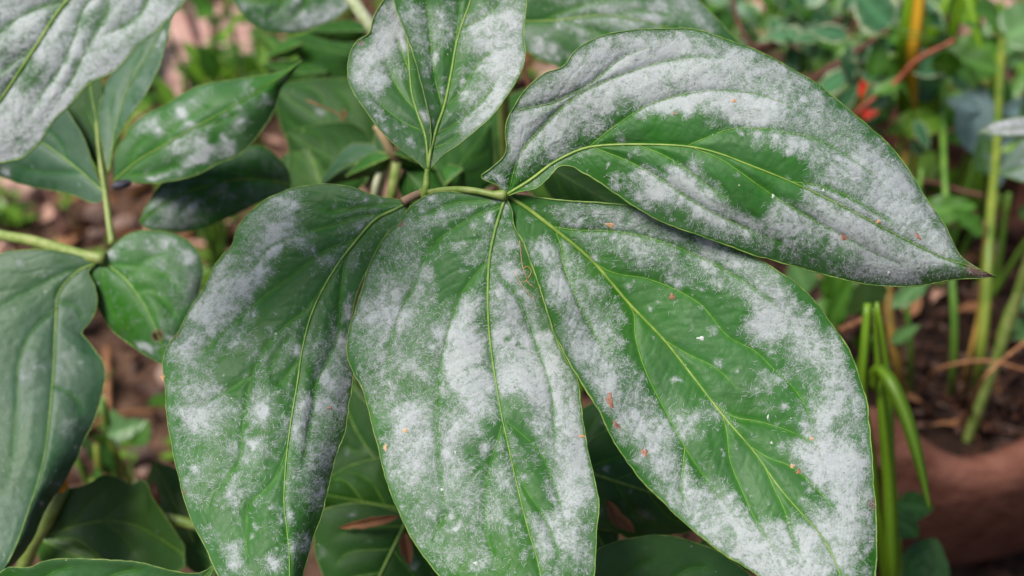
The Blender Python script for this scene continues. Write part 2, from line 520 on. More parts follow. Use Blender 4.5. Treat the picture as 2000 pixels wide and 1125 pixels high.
    idx = np.arange(nu*nv).reshape(nu, nv)
    keep = np.ones((nu-1, nv-1), bool)
    for hx, hy, hr in holes:
        keep &= ((X[:-1, :-1]-hx)**2/(hr*1.25)**2 + (Y[:-1, :-1]-hy)**2/hr**2) > 1
    q = np.stack([idx[:-1, :-1], idx[:-1, 1:], idx[1:, 1:], idx[1:, :-1]], -1)[keep]
    fn = np.cross(Pos[1:, :-1]-Pos[:-1, :-1], Pos[:-1, 1:]-Pos[:-1, :-1])
    if (fn*N[:-1, :-1]).sum() > 0: q = q[:, ::-1]
    ob = mesh_obj(name, Pos.reshape(-1, 3), q, M[mat], parent, attrs={'mil': C.ravel(), 'vein': vatt.ravel(), 'brn': brnA.ravel()})
    so_ = ob.modifiers.new('thickness', 'SOLIDIFY'); so_.thickness = 0.00028; so_.offset = -1
    if label: ob['label'] = label
    # a smoother lookup of the surface for what lies on it
    PX, PY, PD = unP(Pos)
    lf = Leaf(); lf.ob = ob; lf.PX, lf.PY, lf.PD, lf.Pos, lf.N, lf.C = PX, PY, PD, Pos, N, C
    def on_surface(line, lift):
        out = []
        for x, y in line:
            k = np.argmin((PX-x)**2+(PY-y)**2)
            out.append(PD.flat[k])
        out = np.array(out)
        kk = np.ones(3)/3
        out = np.convolve(np.pad(out, 1, mode='edge'), kk, mode='valid')
        return P(line[:, 0], line[:, 1], out-lift)
    lf.on_surface = on_surface
    if midr:
        pth = on_surface(mline, midr[0]*0.15)
        t = np.linspace(0, 1, len(pth))
        tube('midrib', pth, 0.52*(midr[1] + (midr[0]-midr[1])*(1-t)**1.9), M[mid_mat], ob, 6)
    if vr:
        for ln in lines:
            pth = on_surface(ln, 0.00005)
            t = np.linspace(0, 1, len(pth))
            tube('vein', pth, 0.42*vr*(1.0-0.75*t), M[vein_mat], ob, 5)
    if margin:
        e = np.concatenate([Pos[:, 0], Pos[::-1, -1]])[::2]
        n_ = len(e)
        rr = margin*(0.75+0.5*vnoise(np.arange(n_)/3.0, np.zeros(n_), seed))
        tube('margin', e, rr, M['margin'], ob, 5)
    if threads:
        # hair fine threads of the mildew, growing outwards from the colony centres
        area = np.linalg.norm(np.cross(du, dv), axis=2)
        w = area*C*(1.25-0.9*C)*sstep(0.0, 0.05, C)
        tot = w.sum()*1e6   # mm2
        n_ = int(min(30000, tot*threads*1.35))
        if n_ > 10:
            k = prs.choice(w.size, n_, p=(w/w.sum()).ravel())
            i0 = k // nv; j0 = k % nv
            ui = i0 + prs.random(n_) - 0.5; vj = j0 + prs.random(n_) - 0.5
            cca = np.array(cc) if cc else np.array([[0, 0, 1.0]])
            x0 = X.ravel()[k]; y0 = Y.ravel()[k]
            dd = np.sqrt((x0[:, None]-cca[None, :, 0])**2 + (y0[:, None]-cca[None, :, 1])**2)/cca[None, :, 2]
            nc = dd.argmin(1)
            ang = np.arctan2(y0-cca[nc, 1], x0-cca[nc, 0]) + prs.normal(0, 0.75, n_)
            rad = cca[nc, 2]
            ln_ = (3.5 + 8.5*prs.random(n_)**1.5)*np.where(rad < 10, 0.6, 1.0)
            # jacobian px/uv
            Xu = np.gradient(X, axis=0).ravel()[k]; Xv = np.gradient(X, axis=1).ravel()[k]
            Yu = np.gradient(Y, axis=0).ravel()[k]; Yv = np.gradient(Y, axis=1).ravel()[k]
            det = Xu*Yv - Xv*Yu
            det = np.where(np.abs(det) < 0.5, np.sign(det+1e-9)*0.5, det)
            def samp(A, ui, vj):
                ui = np.clip(ui, 0, nu-1.001); vj = np.clip(vj, 0, nv-1.001)
                a = ui.astype(int); b = vj.astype(int); fa = (ui-a)[:, None]; fb = (vj-b)[:, None]
                return (A[a, b]*(1-fa)+A[a+1, b]*fa)*(1-fb) + (A[a, b+1]*(1-fa)+A[a+1, b+1]*fa)*fb
            pts = []; curv = prs.normal(0, 0.5, n_)
            cu, cv = ui.copy(), vj.copy()
            steps = 3
            for s in range(steps+1):
                pos = samp(Pos, cu, cv); nn = samp(N, cu, cv)
                lift = 0.00010 + 0.00022*prs.random(n_)*math.sin(math.pi*s/steps)
                pts.append(pos + nn*lift[:, None])
                dxp = np.cos(ang+curv*s)*ln_/steps; dyp = np.sin(ang+curv*s)*ln_/steps
                cu = cu + (Yv*dxp - Xv*dyp)/det; cv = cv + (-Yu*dxp + Xu*dyp)/det
            pts = np.stack(pts, 1)
            inside = (cu > 0.5) & (cu < nu-1.5) & (cv > 0.5) & (cv < nv-1.5)
            pts = pts[inside]
            nn = samp(N, ui, vj)[inside]
            n2 = len(pts)
            tg = pts[:, -1]-pts[:, 0]
            sd = np.cross(tg, nn); sd /= np.linalg.norm(sd, axis=1)[:, None]+1e-12
            wd = (0.000028+0.000032*prs.random(n2))[:, None]
            prof_ = [1.0, 0.9, 0.7, 0.3]
            VV = np.empty((n2, 8, 3))
            for s in range(4):
                VV[:, 2*s] = pts[:, s] + sd*wd*prof_[s]
                VV[:, 2*s+1] = pts[:, s] - sd*wd*prof_[s]
            o8 = (np.arange(n2)*8)[:, None, None]
            FF = (np.array([[0, 1, 3, 2], [2, 3, 5, 4], [4, 5, 7, 6]])[None] + o8).reshape(-1, 4)
            t_ = mesh_obj('mildew', VV.reshape(-1, 3), FF, M['mildew'], ob, smooth=False)
            t_['kind'] = 'stuff'
    return lf

def speck(lf, name, x, y, rx, ry, ang, mat, h=0.0002):
    """a small raised patch lying on a leaf"""
    n = 14
    a = math.radians(ang)
    ring = []
    rr = np.random.default_rng(int(x*7+y))
    for sc, hh in ((1.0, -0.25), (0.7, 0.7), (0.3, 1.0)):
        th = np.linspace(0, 2*math.pi, n, endpoint=False)
        k = sc*(1+0.22*np.sin(3*th+x)+0.12*rr.standard_normal(n)*(sc > 0.9))
        ex = k*rx*np.cos(th); ey = k*ry*np.sin(th)
        line = np.stack([x+ex*math.cos(a)-ey*math.sin(a), y+ex*math.sin(a)+ey*math.cos(a)], 1)
        ring.append(lf.on_surface(line, hh*h))
    V = np.concatenate(ring+[lf.on_surface(np.array([[x, y], [x, y], [x, y]], float), h)[:1]])
    F = []
    for r in range(2):
        for j in range(n):
            k = (j+1) % n
            F.append((r*n+j, r*n+k, (r+1)*n+k, (r+1)*n+j))
    for j in range(n): F.append((2*n+j, 2*n+(j+1) % n, 3*n))
    mesh_obj(name, V, F, M[mat], lf.ob)

exec_order = []
# ================================================================== SETTING
def ground_h(x, y):
    return 0.030*(fbm(x*2.3+3, y*2.3, 3, 3)-0.5) + 0.012*(fbm(x*14, y*14, 8, 4)-0.5) + 0.008*(fbm(x*55, y*55, 9, 3)-0.5)

def build_ground():
    # fine near the camera, coarser outwards to the horizon
    def axis(fine0, fine1, n, far, nf):
        a = np.linspace(fine0, fine1, n)
        g = np.geomspace(0.05, far, nf)
        return np.concatenate([fine0-g[::-1], a, fine1+g])
    xs = axis(-1.3, 1.3, 260, 60, 22); ys = axis(-0.1, 2.4, 250, 60, 22)
    X, Y = np.meshgrid(xs, ys, indexing='ij')
    Z = ground_h(X, Y)
    nx, ny = X.shape
    idx = np.arange(nx*ny).reshape(nx, ny)
    q = np.stack([idx[:-1, :-1], idx[1:, :-1], idx[1:, 1:], idx[:-1, 1:]], -1).reshape(-1, 4)
    m, nt = new_mat('soil')
    v = objvec(nt)
    n1 = noise(nt, 7, 5, 0.65, 0.4, v); n2 = noise(nt, 90, 5, 0.7, 0.5, v); n3 = noise(nt, 420, 3, 0.6, 0, v)
    c = mixrgb(nt, ramp(nt, n1, [(0.38, (0, 0, 0)), (0.62, (1, 1, 1))]), (0.026, 0.010, 0.005), (0.095, 0.048, 0.028))
    c = mixrgb(nt, ramp(nt, n2, [(0.40, (0, 0, 0)), (0.70, (1, 1, 1))]), c, (0.15, 0.085, 0.055))
    c = mixrgb(nt, math_n(nt, 'MULTIPLY', n3, 0.5), c, (0.06, 0.04, 0.03))
    finish(nt, c, 0.9, 0.2, n2, 0.8, 0.004)
    o = mesh_obj('ground', np.stack([X, Y, Z], -1).reshape(-1, 3), q, m)
    tag(o, kind='structure')
    return o
build_ground()

def gz(x, y):
    return float(ground_h(np.array([x]), np.array([y]))[0])

def gp(px, py):
    """point of the ground seen at a photo pixel"""
    p = PZ(px, py, 0.0)
    return np.array([p[0], p[1], gz(p[0], p[1])])

# ================================================================== PEONY IN THE MIDDLE
node_top = P(830, 374, 0.352)
node_r = P(988, 380, 0.340)
gx, gy = node_top[0]+0.02, node_top[1]-0.02
peony = empty('peony_plant', (gx, gy, gz(gx, gy)), 'peony stem whose big middle leaves are coated with white mildew', 'plant', 'peony stems')
tube('petiole', spline([P(838, 376, .351), P(870, 371, .3465), P(900, 370, .344), P(935, 374, .342), P(965, 380, .341), P(990, 381, .3405)], 24),
     [0.0009]*20+[0.0011, .0013, .0015, .0011], M['petiole'], peony, 9)
tube('petiole', spline([P(835, 330, .352), P(833, 350, .352), P(831, 372, .352), P(826, 390, .354)], 14), np.linspace(0.0007, 0.0014, 14), M['midrib'], peony, 9)
tube('petiole', spline([P(786, 394, .350), P(802, 386, .351), P(818, 380, .353), P(832, 380, .355)], 14), 0.0012, M['petiole_red'], peony, 9)
st = spline([P(828, 378, .354), P(832, 400, .362), node_top+np.array([0.012, -0.004, -0.06]), np.array([gx, gy, 0.2]), np.array([gx, gy, gz(gx, gy)-0.01])], 40)
tube('stem', st, np.linspace(0.0020, 0.0045, 40), M['petiole'], peony, 10)

# right leaf
R_up = [(985,379),(972,362),(948,352),(938,345),(958,329),(986,301),(988,245),(1000,217),(1028,175),(1066,143),(1101,130),(1122,101),(1157,77),(1196,65),(1273,56),(1350,56),(1415,76),(1468,94),(1552,138),(1601,168),(1667,224),(1734,282),(1783,346),(1811,394),(1839,432),(1874,498),(1897,516),(1946,540)]
R_lo = [(990,383),(1010,375),(1049,367),(1072,347),(1091,327),(1115,325),(1140,338),(1185,364),(1227,394),(1262,416),(1300,435),(1387,468),(1468,494),(1580,528),(1650,545),(1702,556),(1790,558),(1860,545),(1916,543),(1946,541)]
R_mid = [(988,381),(1035,352),(1084,316),(1140,290),(1168,285),(1245,282),(1350,287),(1405,300),(1450,317),(1545,355),(1650,405),(1755,461),(1842,503),(1880,516),(1946,540)]
R_veins = [
 [(1150,288),(1180,262),(1210,240),(1262,207),(1315,189),(1400,176),(1480,184),(1560,215)],
 [(997,365),(1005,330),(1021,292),(1063,245),(1122,190),(1210,148),(1315,116),(1400,112),(1470,125)],
 [(1342,285),(1370,273),(1422,253),(1468,250),(1545,259),(1604,275),(1680,322),(1740,380)],
 [(1160,288),(1227,315),(1280,343),(1340,385),(1400,420),(1470,452),(1560,490)],
 [(1356,290),(1410,312),(1440,332),(1500,375),(1562,414),(1615,444),(1690,485),(1760,515)],
 [(1245,283),(1290,300),(1340,330),(1385,365),(1440,400)],
 [(1545,355),(1600,362),(1660,385),(1720,420),(1780,460)],
 [(1010,215),(1080,200),(1150,165),(1220,110),(1290,85)],
]
R_mil = [(1060,490,0,0),(1060,200,55,1),(1030,262,42,1),(1130,160,60,1),(1180,200,55,.9),(1200,110,60,.9),(1120,240,38,.9),(1300,110,75,.85),(1250,160,45,.85),(1380,120,65,.8),(1450,150,55,.75),
 (1003,320,22,.9),(975,345,14,.7),(1085,290,14,.5),(1340,205,40,.9,1.6,-10),(1420,212,45,1),(1490,225,40,.95),(1300,212,28,.85),(1530,160,38,.55),(1560,205,46,.55),(1640,245,40,.65),(1600,290,36,.8),(1560,280,28,.7),(1680,315,42,.7),
 (1730,355,42,.7),(1760,405,50,.75),(1700,400,36,.65),(1650,345,32,.5),(1600,335,24,.4),(1320,358,40,1),(1375,392,48,1),(1285,372,30,.95),(1412,422,36,.8),(1252,352,16,.7),(1212,352,15,.7),(1350,320,18,.7),
 (1480,442,34,.7),(1522,410,30,.85),(1560,440,36,.85),(1620,415,24,.85,2.2,30),(1660,440,26,.8,2.5,30),(1700,462,36,.95),(1760,480,46,1),(1810,505,36,1),(1850,518,22,.9),(1700,515,34,.7),(1755,525,36,.75),(1640,490,26,.5),
 (1230,298,12,.6),(1440,262,11,.7),(1520,265,16,.8),(1480,290,16,.5),(1590,372,16,.7),(1600,500,30,.35),(1800,450,35,.7),(1840,480,26,.6),(1405,275,12,.5),
 (1300,255,46,-.9,2,-5),(1240,245,26,-.5),(1470,335,40,-.9,1.8,20),(1450,390,22,-.6,1.6,30),(1540,318,20,-.4),(1430,300,26,-.7)]
leafR = leaf(peony, R_up, R_mid, R_lo, [.340,.337,.331,.326,.324,.325,.329,.334], ledge=[-.002,-.003,.004,.012,.006], redge=[-.004,.004,.010,.012,.006], veins=R_veins, mil=R_mil,
     base=0.12, mat='leaf_main', res=3.4, threads=5.5, scatter=110, seed=1, quilt=.0014, qw=30, midr=(.0009,.00022),
     brn=[(1905,522,20),(1925,534,16),(1648,463,5)], label='broad leaf drooping to a purple tip, thick white mildew in streaks')
for a in [('brown_spot',1433,197,5,4,10,'spot_tan'),('brown_spot',1648,464,8,6,20,'spot_brown'),('brown_spot',1716,433,5,5,0,'spot_tan'),('brown_spot',1793,462,9,4,50,'spot_brown'),
          ('pale_speck',1510,383,3,5,10,'spot_white'),('pale_speck',1736,533,3,4,0,'spot_white'),('brown_spot',1318,222,4,3,0,'spot_brown'),('pale_speck',1608,372,3,3,0,'spot_white')]:
    speck(leafR, *a)

# lower right leaf
LR_up = [(993,380),(1021,381),(1060,386),(1105,391),(1175,397),(1245,405),(1330,436),(1400,466),(1454,492),(1510,524),(1573,570),(1625,633),(1664,696),(1681,748),(1692,787),(1702,878),(1706,948),(1711,1028),(1709,1125),(1695,1220),(1660,1320)]
LR_lo = [(991,386),(997,400),(1003,447),(1019,468),(1035,510),(1052,556),(1066,598),(1084,657),(1112,710),(1140,754),(1168,801),(1199,864),(1238,920),(1290,976),(1350,1032),(1410,1080),(1482,1126),(1550,1195),(1610,1270),(1660,1320)]
LR_mid = [(993,383),(1017,398),(1050,422),(1087,451),(1157,510),(1227,591),(1297,664),(1350,731),(1415,815),(1475,885),(1524,955),(1573,1011),(1601,1042),(1640,1120),(1660,1320)]
LR_veins = [
 [(1075,442),(1122,449),(1210,453),(1280,468),(1370,503),(1450,548),(1520,600),(1570,660)],
 [(1152,505),(1180,525),(1210,536),(1262,544),(1330,571),(1370,596),(1422,657),(1475,686),(1510,720),(1545,752),(1577,801),(1590,850),(1612,920)],
 [(1400,792),(1420,808),(1440,816),(1489,825),(1560,850),(1620,890)],
 [(1468,874),(1503,895),(1541,909),(1590,950),(1640,1010)],
 [(1085,451),(1096,482),(1102,520),(1130,590),(1160,650),(1190,710)],
 [(1222,587),(1238,612),(1241,657),(1262,727),(1300,803),(1338,874),(1370,923),(1405,969),(1450,1030)],
 [(1412,812),(1420,845),(1426,899),(1454,969),(1475,1014),(1520,1085)],
 [(1493,910),(1515,960),(1531,993),(1552,1060),(1580,1110)],
 [(1338,874),(1334,910),(1329,958),(1335,990)],
 [(1297,664),(1340,690),(1400,720),(1450,770)],
]
LR_mil = [(1055,492,20,1),(1080,520,28,1,1.4,60),(1100,560,28,1),(1108,600,26,1),(1130,640,30,1),(1160,690,34,1),(1185,740,34,1),(1222,790,38,1),(1150,560,22,.7),(1180,612,26,.75),(1168,500,12,.7),(1200,650,22,.7),(1250,840,45,.9),
 (1290,900,42,.9),(1330,960,40,.9),(1380,1010,45,.95),(1440,1050,50,.95),(1500,1080,50,.95),(1560,1090,60,1),(1640,1060,55,1),(1662,1000,45,.95),(1600,1110,60,1),(1420,1000,20,.5),(1350,832,25,1.1),(1311,750,9,.9),(1405,815,12,.9,1.5,60),
 (1110,408,30,.35),(1170,430,45,.45),(1240,450,50,.5),(1310,465,50,.52),(1390,500,50,.68),(1450,540,45,.75),(1500,580,45,.85),(1540,620,45,.9),(1580,670,45,.9),(1500,640,28,.75),(1612,720,42,.85),(1640,780,38,.8),(1600,800,36,.7),
 (1630,860,50,.8),(1572,870,34,.7),(1590,920,36,.7),(1650,930,45,.85),(1512,742,20,.85),(1660,880,30,.5),(1240,500,24,.35),(1340,550,20,.35),(1320,812,6,.7),(1470,770,14,.3),(1500,800,10,.7),(1560,820,14,.6),(1480,960,8,.8),(1465,945,8,.8),(1500,975,9,.7),
 (1350,460,12,-.2),(1480,950,34,-.5),(1540,960,26,-.6),(1050,440,20,-.4)]
leafLR = leaf(peony, LR_up, LR_mid, LR_lo, [.342,.343,.343,.338,.331,.323,.315,.312], ledge=[-.002,-.008,-.004,.006,.008,.004], redge=[-.002,-.012,-.010,-.004,.002,.004], veins=LR_veins, mil=LR_mil,
     base=0.08, mat='leaf_main', res=3.6, threads=5.5, scatter=150, seed=2, quilt=.0013, qw=36, midr=(.0012,.00025), margin=.00022,
     brn=[(1707,985,12),(1205,833,4)], label='widest leaf pointing down right, brown lesions and star shaped mildew spots')
for a in [('brown_spot',1192,784,7,18,-12,'spot_brown'),('brown_spot',1205,832,5,11,-38,'spot_brown'),('pale_speck',1369,661,8,4,10,'spot_white'),('brown_spot',1548,910,5,5,0,'spot_tan'),('brown_spot',1560,921,4,6,30,'spot_brown'),
          ('brown_spot',1313,580,6,6,0,'spot_brown'),('brown_spot',1585,857,4,4,0,'spot_tan'),('brown_spot',1259,885,6,9,-30,'spot_brown'),('pale_speck',1500,815,2,6,5,'spot_white'),('brown_spot',1192,440,10,5,15,'spot_tan'),('pale_speck',1507,865,3,3,0,'spot_white')]:
    speck(leafLR, *a)

# lower middle leaf
LM_l = [(985,386),(965,385),(935,380),(895,376),(860,374),(834,381),(807,398),(790,419),(783,437),(765,449),(741,479),(723,514),(711,556),(695,605),(682,650),(681,699),(695,734),(713,768),(727,829),(741,878),(755,937),(779,997),(807,1053),(860,1125),(930,1200),(1000,1270),(1075,1320)]
LM_r = [(989,388),(1000,410),(1004,440),(1018,470),(1034,510),(1051,556),(1066,600),(1084,657),(1108,706),(1127,741),(1135,801),(1147,871),(1159,927),(1169,976),(1165,1028),(1163,1084),(1160,1125),(1140,1200),(1110,1270),(1075,1320)]
LM_mid = [(987,387),(979,410),(965,458),(956,507),(953,570),(955,640),(963,710),(970,754),(980,812),(993,871),(1007,934),(1021,993),(1035,1046),(1050,1095),(1068,1200),(1075,1320)]
LM_veins = [
 [(978,402),(940,415),(895,440),(846,477),(825,510),(811,553),(790,590),(776,619),(762,675),(757,740),(765,810)],
 [(955,507),(923,542),(895,584),(877,633),(863,692),(856,748),(853,836),(860,927),(872,1004),(900,1080)],
 [(981,828),(973,855),(965,880),(950,941),(947,1028),(965,1088),(990,1150)],
 [(955,510),(967,528),(1010,580),(1045,670),(1075,760),(1083,860),(1078,930)],
 [(984,820),(1017,846),(1052,881),(1080,940),(1105,1030)],
 [(1000,899),(1015,935),(1030,962),(1052,993),(1080,1050),(1095,1120)],
 [(970,385),(940,392),(890,395),(845,412),(805,440)],
 [(870,1004),(850,1040),(838,1070)],
]
LM_mil = [(840,420,26,.5),(822,402,12,.8),(873,408,16,.8),(945,431,12,1.1),(800,452,28,.45),(930,500,14,.7),(907,478,11,.7),(832,550,32,.5),(800,580,45,.5),(750,600,48,.38),(740,660,50,.42),(790,700,55,.45),(900,640,38,.9),(922,598,26,.8),
 (885,700,45,.9),(925,720,46,.9),(940,765,40,.9),(985,475,15,.95),(988,530,24,1.1),(993,590,30,1.1),(1003,640,36,1),(1022,690,40,.95),(1055,650,30,.8),(1050,730,45,.9),(1000,745,26,.8),(1080,785,45,.9),(1100,840,45,.85),(1110,900,45,.8),(1122,960,45,.7),
 (780,822,36,.75),(800,870,42,.8),(832,800,34,.5),(860,880,45,.6),(900,830,36,.65),(790,925,28,.6),(840,960,36,.5),(900,955,36,.5),(960,880,12,.9),(1016,930,13,1),(985,940,22,.5),(1090,1010,40,.8),(1060,1065,26,.8),(1122,1080,40,.75),(970,1010,22,.5),
 (877,1030,14,.9),(868,1000,10,.6),(930,1085,26,.5),(873,1100,26,.4),(1085,700,25,.5),(1045,580,14,.4),(910,900,25,.5),
 (890,545,34,-.8),(1005,668,10,-1),(1040,970,14,-1.2,2,60),(1030,850,12,-.7,2.4,50),(910,465,20,-.4),(850,460,14,-.4),(1040,520,12,-.8,1.8,65)]
leafLM = leaf(peony, LM_l, LM_mid, LM_r, [.341,.341,.340,.336,.331,.324,.316,.311], ledge=[.004,.012,.010,.006,.004], redge=[-.001,.002,.002,.002,.004], veins=LM_veins, mil=LM_mil,
     base=0.20, mat='leaf_main', res=3.4, threads=5.5, scatter=70, seed=3, quilt=.0015, qw=32, midr=(.0009,.00022), mid_mat='vein', vein_mat='vein_dim',
     brn=[(784,438,6)], label='leaf hanging straight down between two others, evenly powdered with mildew')
for a in [('brown_spot',791,841,5,5,0,'spot_tan'),('pale_speck',889,884,2,4,0,'spot_white'),('pale_speck',929,1100,5,3,10,'spot_white'),('brown_spot',1137,852,8,3,5,'spot_tan'),('brown_spot',752,874,4,7,0,'spot_tan'),('pale_speck',863,956,3,3,0,'spot_white')]:
    speck(leafLM, *a)
# dried mycelium threads, tan
for pl in [[(1015,470),(1018,500),(1022,525),(1030,545)],[(1022,525),(1030,520),(1038,530),(1030,545),(1022,552)],[(1005,530),(1015,550),(1030,570),(1046,585)],[(1028,548),(1036,556),(1044,562)]]:
    sp = spline(pl, 14)
    tube('dry_thread', leafLM.on_surface(sp, .0001), .00010, M['spot_tan'], leafLM.ob, 5)

# lower left leaf
LL_l = [(800,392),(765,388),(720,379),(685,366),(640,360),(600,363),(567,369),(525,388),(497,409),(465,444),(455,479),(435,502),(420,521),(402,559),(367,612),(350,650),(329,675),(320,710),(325,752),(327,818),(338,871),(350,927),(364,986),(385,1039),(409,1081),(427,1123),(470,1190),(515,1250),(562,1310)]
LL_r = [(802,395),(796,408),(785,430),(765,460),(735,500),(712,540),(696,580),(688,620),(683,680),(689,730),(685,770),(675,836),(658,888),(640,948),(630,993),(612,1046),(591,1119),(580,1190),(572,1250),(562,1310)]
LL_mid = [(800,394),(770,410),(734,428),(696,470),(668,505),(640,548),(609,612),(590,685),(581,748),(572,800),(560,888),(556,941),(555,985),(560,1030),(565,1081),(566,1180),(562,1310)]
LL_veins = [
 [(760,415),(730,420),(696,424),(647,440),(591,455),(555,468),(525,483),(500,512),(476,535),(445,541),(415,552)],
 [(700,466),(670,476),(637,489),(600,515),(560,545),(520,575),(490,600),(437,647),(410,680),(390,712),(381,750)],
 [(645,540),(620,577),(595,607),(560,633),(542,650),(520,675),(507,698),(495,725),(488,750),(475,830),(465,900),(440,940),(416,969),(402,1028)],
 [(562,872),(548,910),(532,941),(508,965),(486,982),(482,1046),(484,1110)],
 [(680,490),(672,520),(665,590),(658,660),(640,705),(618,748),(612,801),(595,888),(580,960)],
 [(492,730),(465,750),(434,768),(410,782),(390,796)],
 [(560,660),(535,700),(515,735)],
 [(590,690),(570,720),(550,745),(530,770)],
 [(795,396),(760,398),(700,404),(650,410),(600,410)],
]
LL_mil = [(555,402,28,.75),(532,470,26,1.1),(560,448,20,1.1),(592,472,20,.9),(500,432,28,.6),(440,562,36,.75),(475,570,30,.75),(505,545,26,.75),(400,612,36,.8),(432,602,26,.7),(365,690,32,.8),(492,622,18,.6),(470,662,14,.6),(400,765,26,.5),
 (395,812,34,1.1),(362,800,20,.6),(425,765,20,.5),(510,800,24,1.1),(495,862,15,1),(460,842,20,.3),(540,700,16,.55),(600,790,24,.8),(590,842,24,1.1),(652,700,28,.8),(670,660,18,1),(690,600,12,1),(660,745,30,.8),(640,795,30,.75),(642,862,24,.65),
 (612,902,30,.55),(622,970,20,.65),(405,920,12,.6),(372,940,20,.4),(482,905,28,.45),(452,1085,18,.85),(530,1100,15,1),(590,1062,15,.9),(460,950,22,.45),(492,1022,10,.6),(555,1000,8,.7),(430,480,24,.5,1.6,-45),(480,500,24,.4),(420,530,20,.7,1.5,-45),
 (540,590,36,-.6),(620,460,20,-.6),(600,560,25,-.5),(460,720,20,-.5),(640,380,30,-.3)]
leafLL = leaf(peony, LL_l, LL_mid, LL_r, [.352,.353,.350,.345,.338,.330,.322,.318], ledge=[.004,.014,.016,.010,.008,.004], redge=[0,.002,.006,.008,.006,.004], veins=LL_veins, mil=LL_mil,
     base=0.18, mat='leaf_main', res=3.5, threads=5.0, scatter=60, seed=4, quilt=.0017, qw=30, midr=(.0009,.00022), mid_mat='vein', vein_mat='vein_dim',
     brn=[(345,657,5),(677,826,6),(362,961,4)], label='puckered leaf curving down left with scattered mildew patches')
for a in [('brown_spot',645,797,4,3,0,'spot_brown'),('pale_speck',539,652,3,2,0,'spot_white'),('brown_spot',318,738,4,6,10,'spot_tan')]:
    speck(leafLL, *a)

# top leaf, two lobes
A2_l = [(836,332),(839,300),(842,260),(838,225),(828,185),(821,157),(810,120),(804,98),(793,70),(783,49),(770,10),(762,-30),(765,-80),(800,-140),(880,-210)]
A2_r = [(837,334),(847,322),(860,308),(874,297),(909,273),(951,238),(986,196),(1014,150),(1027,105),(1025,60),(1030,0),(1025,-50),(1000,-110),(950,-170),(880,-210)]
A2_mid = [(836,333),(840,300),(853,250),(867,210),(880,150),(891,88),(905,40),(919,0),(925,-60),(915,-130),(880,-210)]
A2_veins = [[(865,212),(856,180),(849,150),(843,100),(840,60),(832,0),(830,-50)],[(889,92),(893,60),(898,21),(898,-30)],[(872,208),(895,185),(916,152),(928,130),(940,116),(958,102),(985,96)],
 [(900,55),(930,40),(960,20),(985,-10)],[(850,262),(875,250),(910,225),(950,185),(985,140)],[(846,290),(870,280),(905,255)]]
A2_mil = [(822,70,28,.9),(800,20,25,1),(838,125,16,.9),(845,172,12,.6),(970,40,46,1),(995,100,40,1),(1000,150,34,.95),(968,192,32,1),(940,230,28,1),(912,265,16,.9),(935,55,30,.85),(942,140,26,.85),(868,60,18,.45),(912,190,16,.5),(905,245,14,.5),(880,20,20,.4),(850,30,14,.4),
 (853,105,8,-.3),(885,220,12,-.4)]
leafA2 = leaf(peony, A2_l, A2_mid, A2_r, [.353,.357,.364,.368,.368,.364], ledge=[0,-.004,-.004,-.002], redge=[-.001,-.006,-.004,0], veins=A2_veins, mil=A2_mil,
     base=0.08, mat='leaf_top', res=3.4, threads=5.5, scatter=40, seed=5, quilt=.0014, qw=26, midr=(.0011,.0003), label='upright leaf at the top with a bright yellow green midrib')
A1_l = [(833,334),(814,315),(779,290),(734,245),(700,198),(682,165),(678,140),(680,118),(688,94),(700,78),(720,65),(726,40),(740,12),(748,0),(752,-40),(765,-90),(790,-130)]
A1_r = [(838,335),(845,315),(850,280),(853,240),(848,190),(842,140),(835,90),(828,40),(822,0),(815,-50),(805,-90),(790,-130)]
A1_mid = [(836,330),(834,290),(830,262),(815,220),(804,180),(801,150),(798,110),(795,60),(790,0),(788,-60),(790,-130)]
A1_mil = [(722,105,38,.95),(700,150,30,.95),(760,60,38,.95),(722,190,22,.9),(765,110,30,.6),(745,222,12,.6),(775,20,30,.8),(790,80,22,.7),(829,238,8,1.0,2.4,80),(750,160,14,.6),(735,165,20,.5),(790,170,14,-.3),(790,250,20,-.5)]
leafA1 = leaf(peony, A1_l, A1_mid, A1_r, [.354,.358,.364,.369,.371,.370], ledge=[0,-.003,-.003,0], redge=[0,.006,.008,.004], veins=[[(812,215),(790,190),(765,150),(750,110)],[(825,255),(790,240),(750,210),(715,175)],[(800,140),(785,100),(770,60)]], mil=A1_mil,
     base=0.06, mat='leaf_top', res=3.6, threads=5, scatter=30, seed=6, quilt=.0012, qw=26, midr=(.0008,.0002), brn=[(705,85,5)], label='leaf tucked behind the upright one, its left half thickly white')

# ================================================================== PEONY ON THE LEFT
nodeB = P(200, 505, 0.43)
bx, by = nodeB[0]-0.16, nodeB[1]+0.05
peonyB = empty('peony_plant', (bx, by, gz(bx, by)), 'peony stem on the left, its thick stalk entering from the frame edge', 'plant', 'peony stems')
stk = [P(-60, 440, .45), P(0, 459, .445), P(60, 470, .44), P(120, 487, .435), P(170, 501, .431), P(205, 505, .43)]
tube('petiole', spline(stk, 30), np.linspace(.0018, .0022, 30), M['petiole'], peonyB, 10)
tube('stem', spline([P(-60, 440, .45), P(-160, 430, .455), np.array([bx, by, .18]), np.array([bx, by, gz(bx, by)-.01])], 24), np.linspace(.0022, .0045, 24), M['petiole'], peonyB, 9)
tube('petiole', spline([P(219, 478, .432), P(214, 440, .434), P(208, 395, .437), P(204, 365, .438), P(198, 330, .440), P(192, 280, .443), P(188, 225, .446)], 30), np.linspace(.0013, .0007, 30), M['petiole'], peonyB, 8)
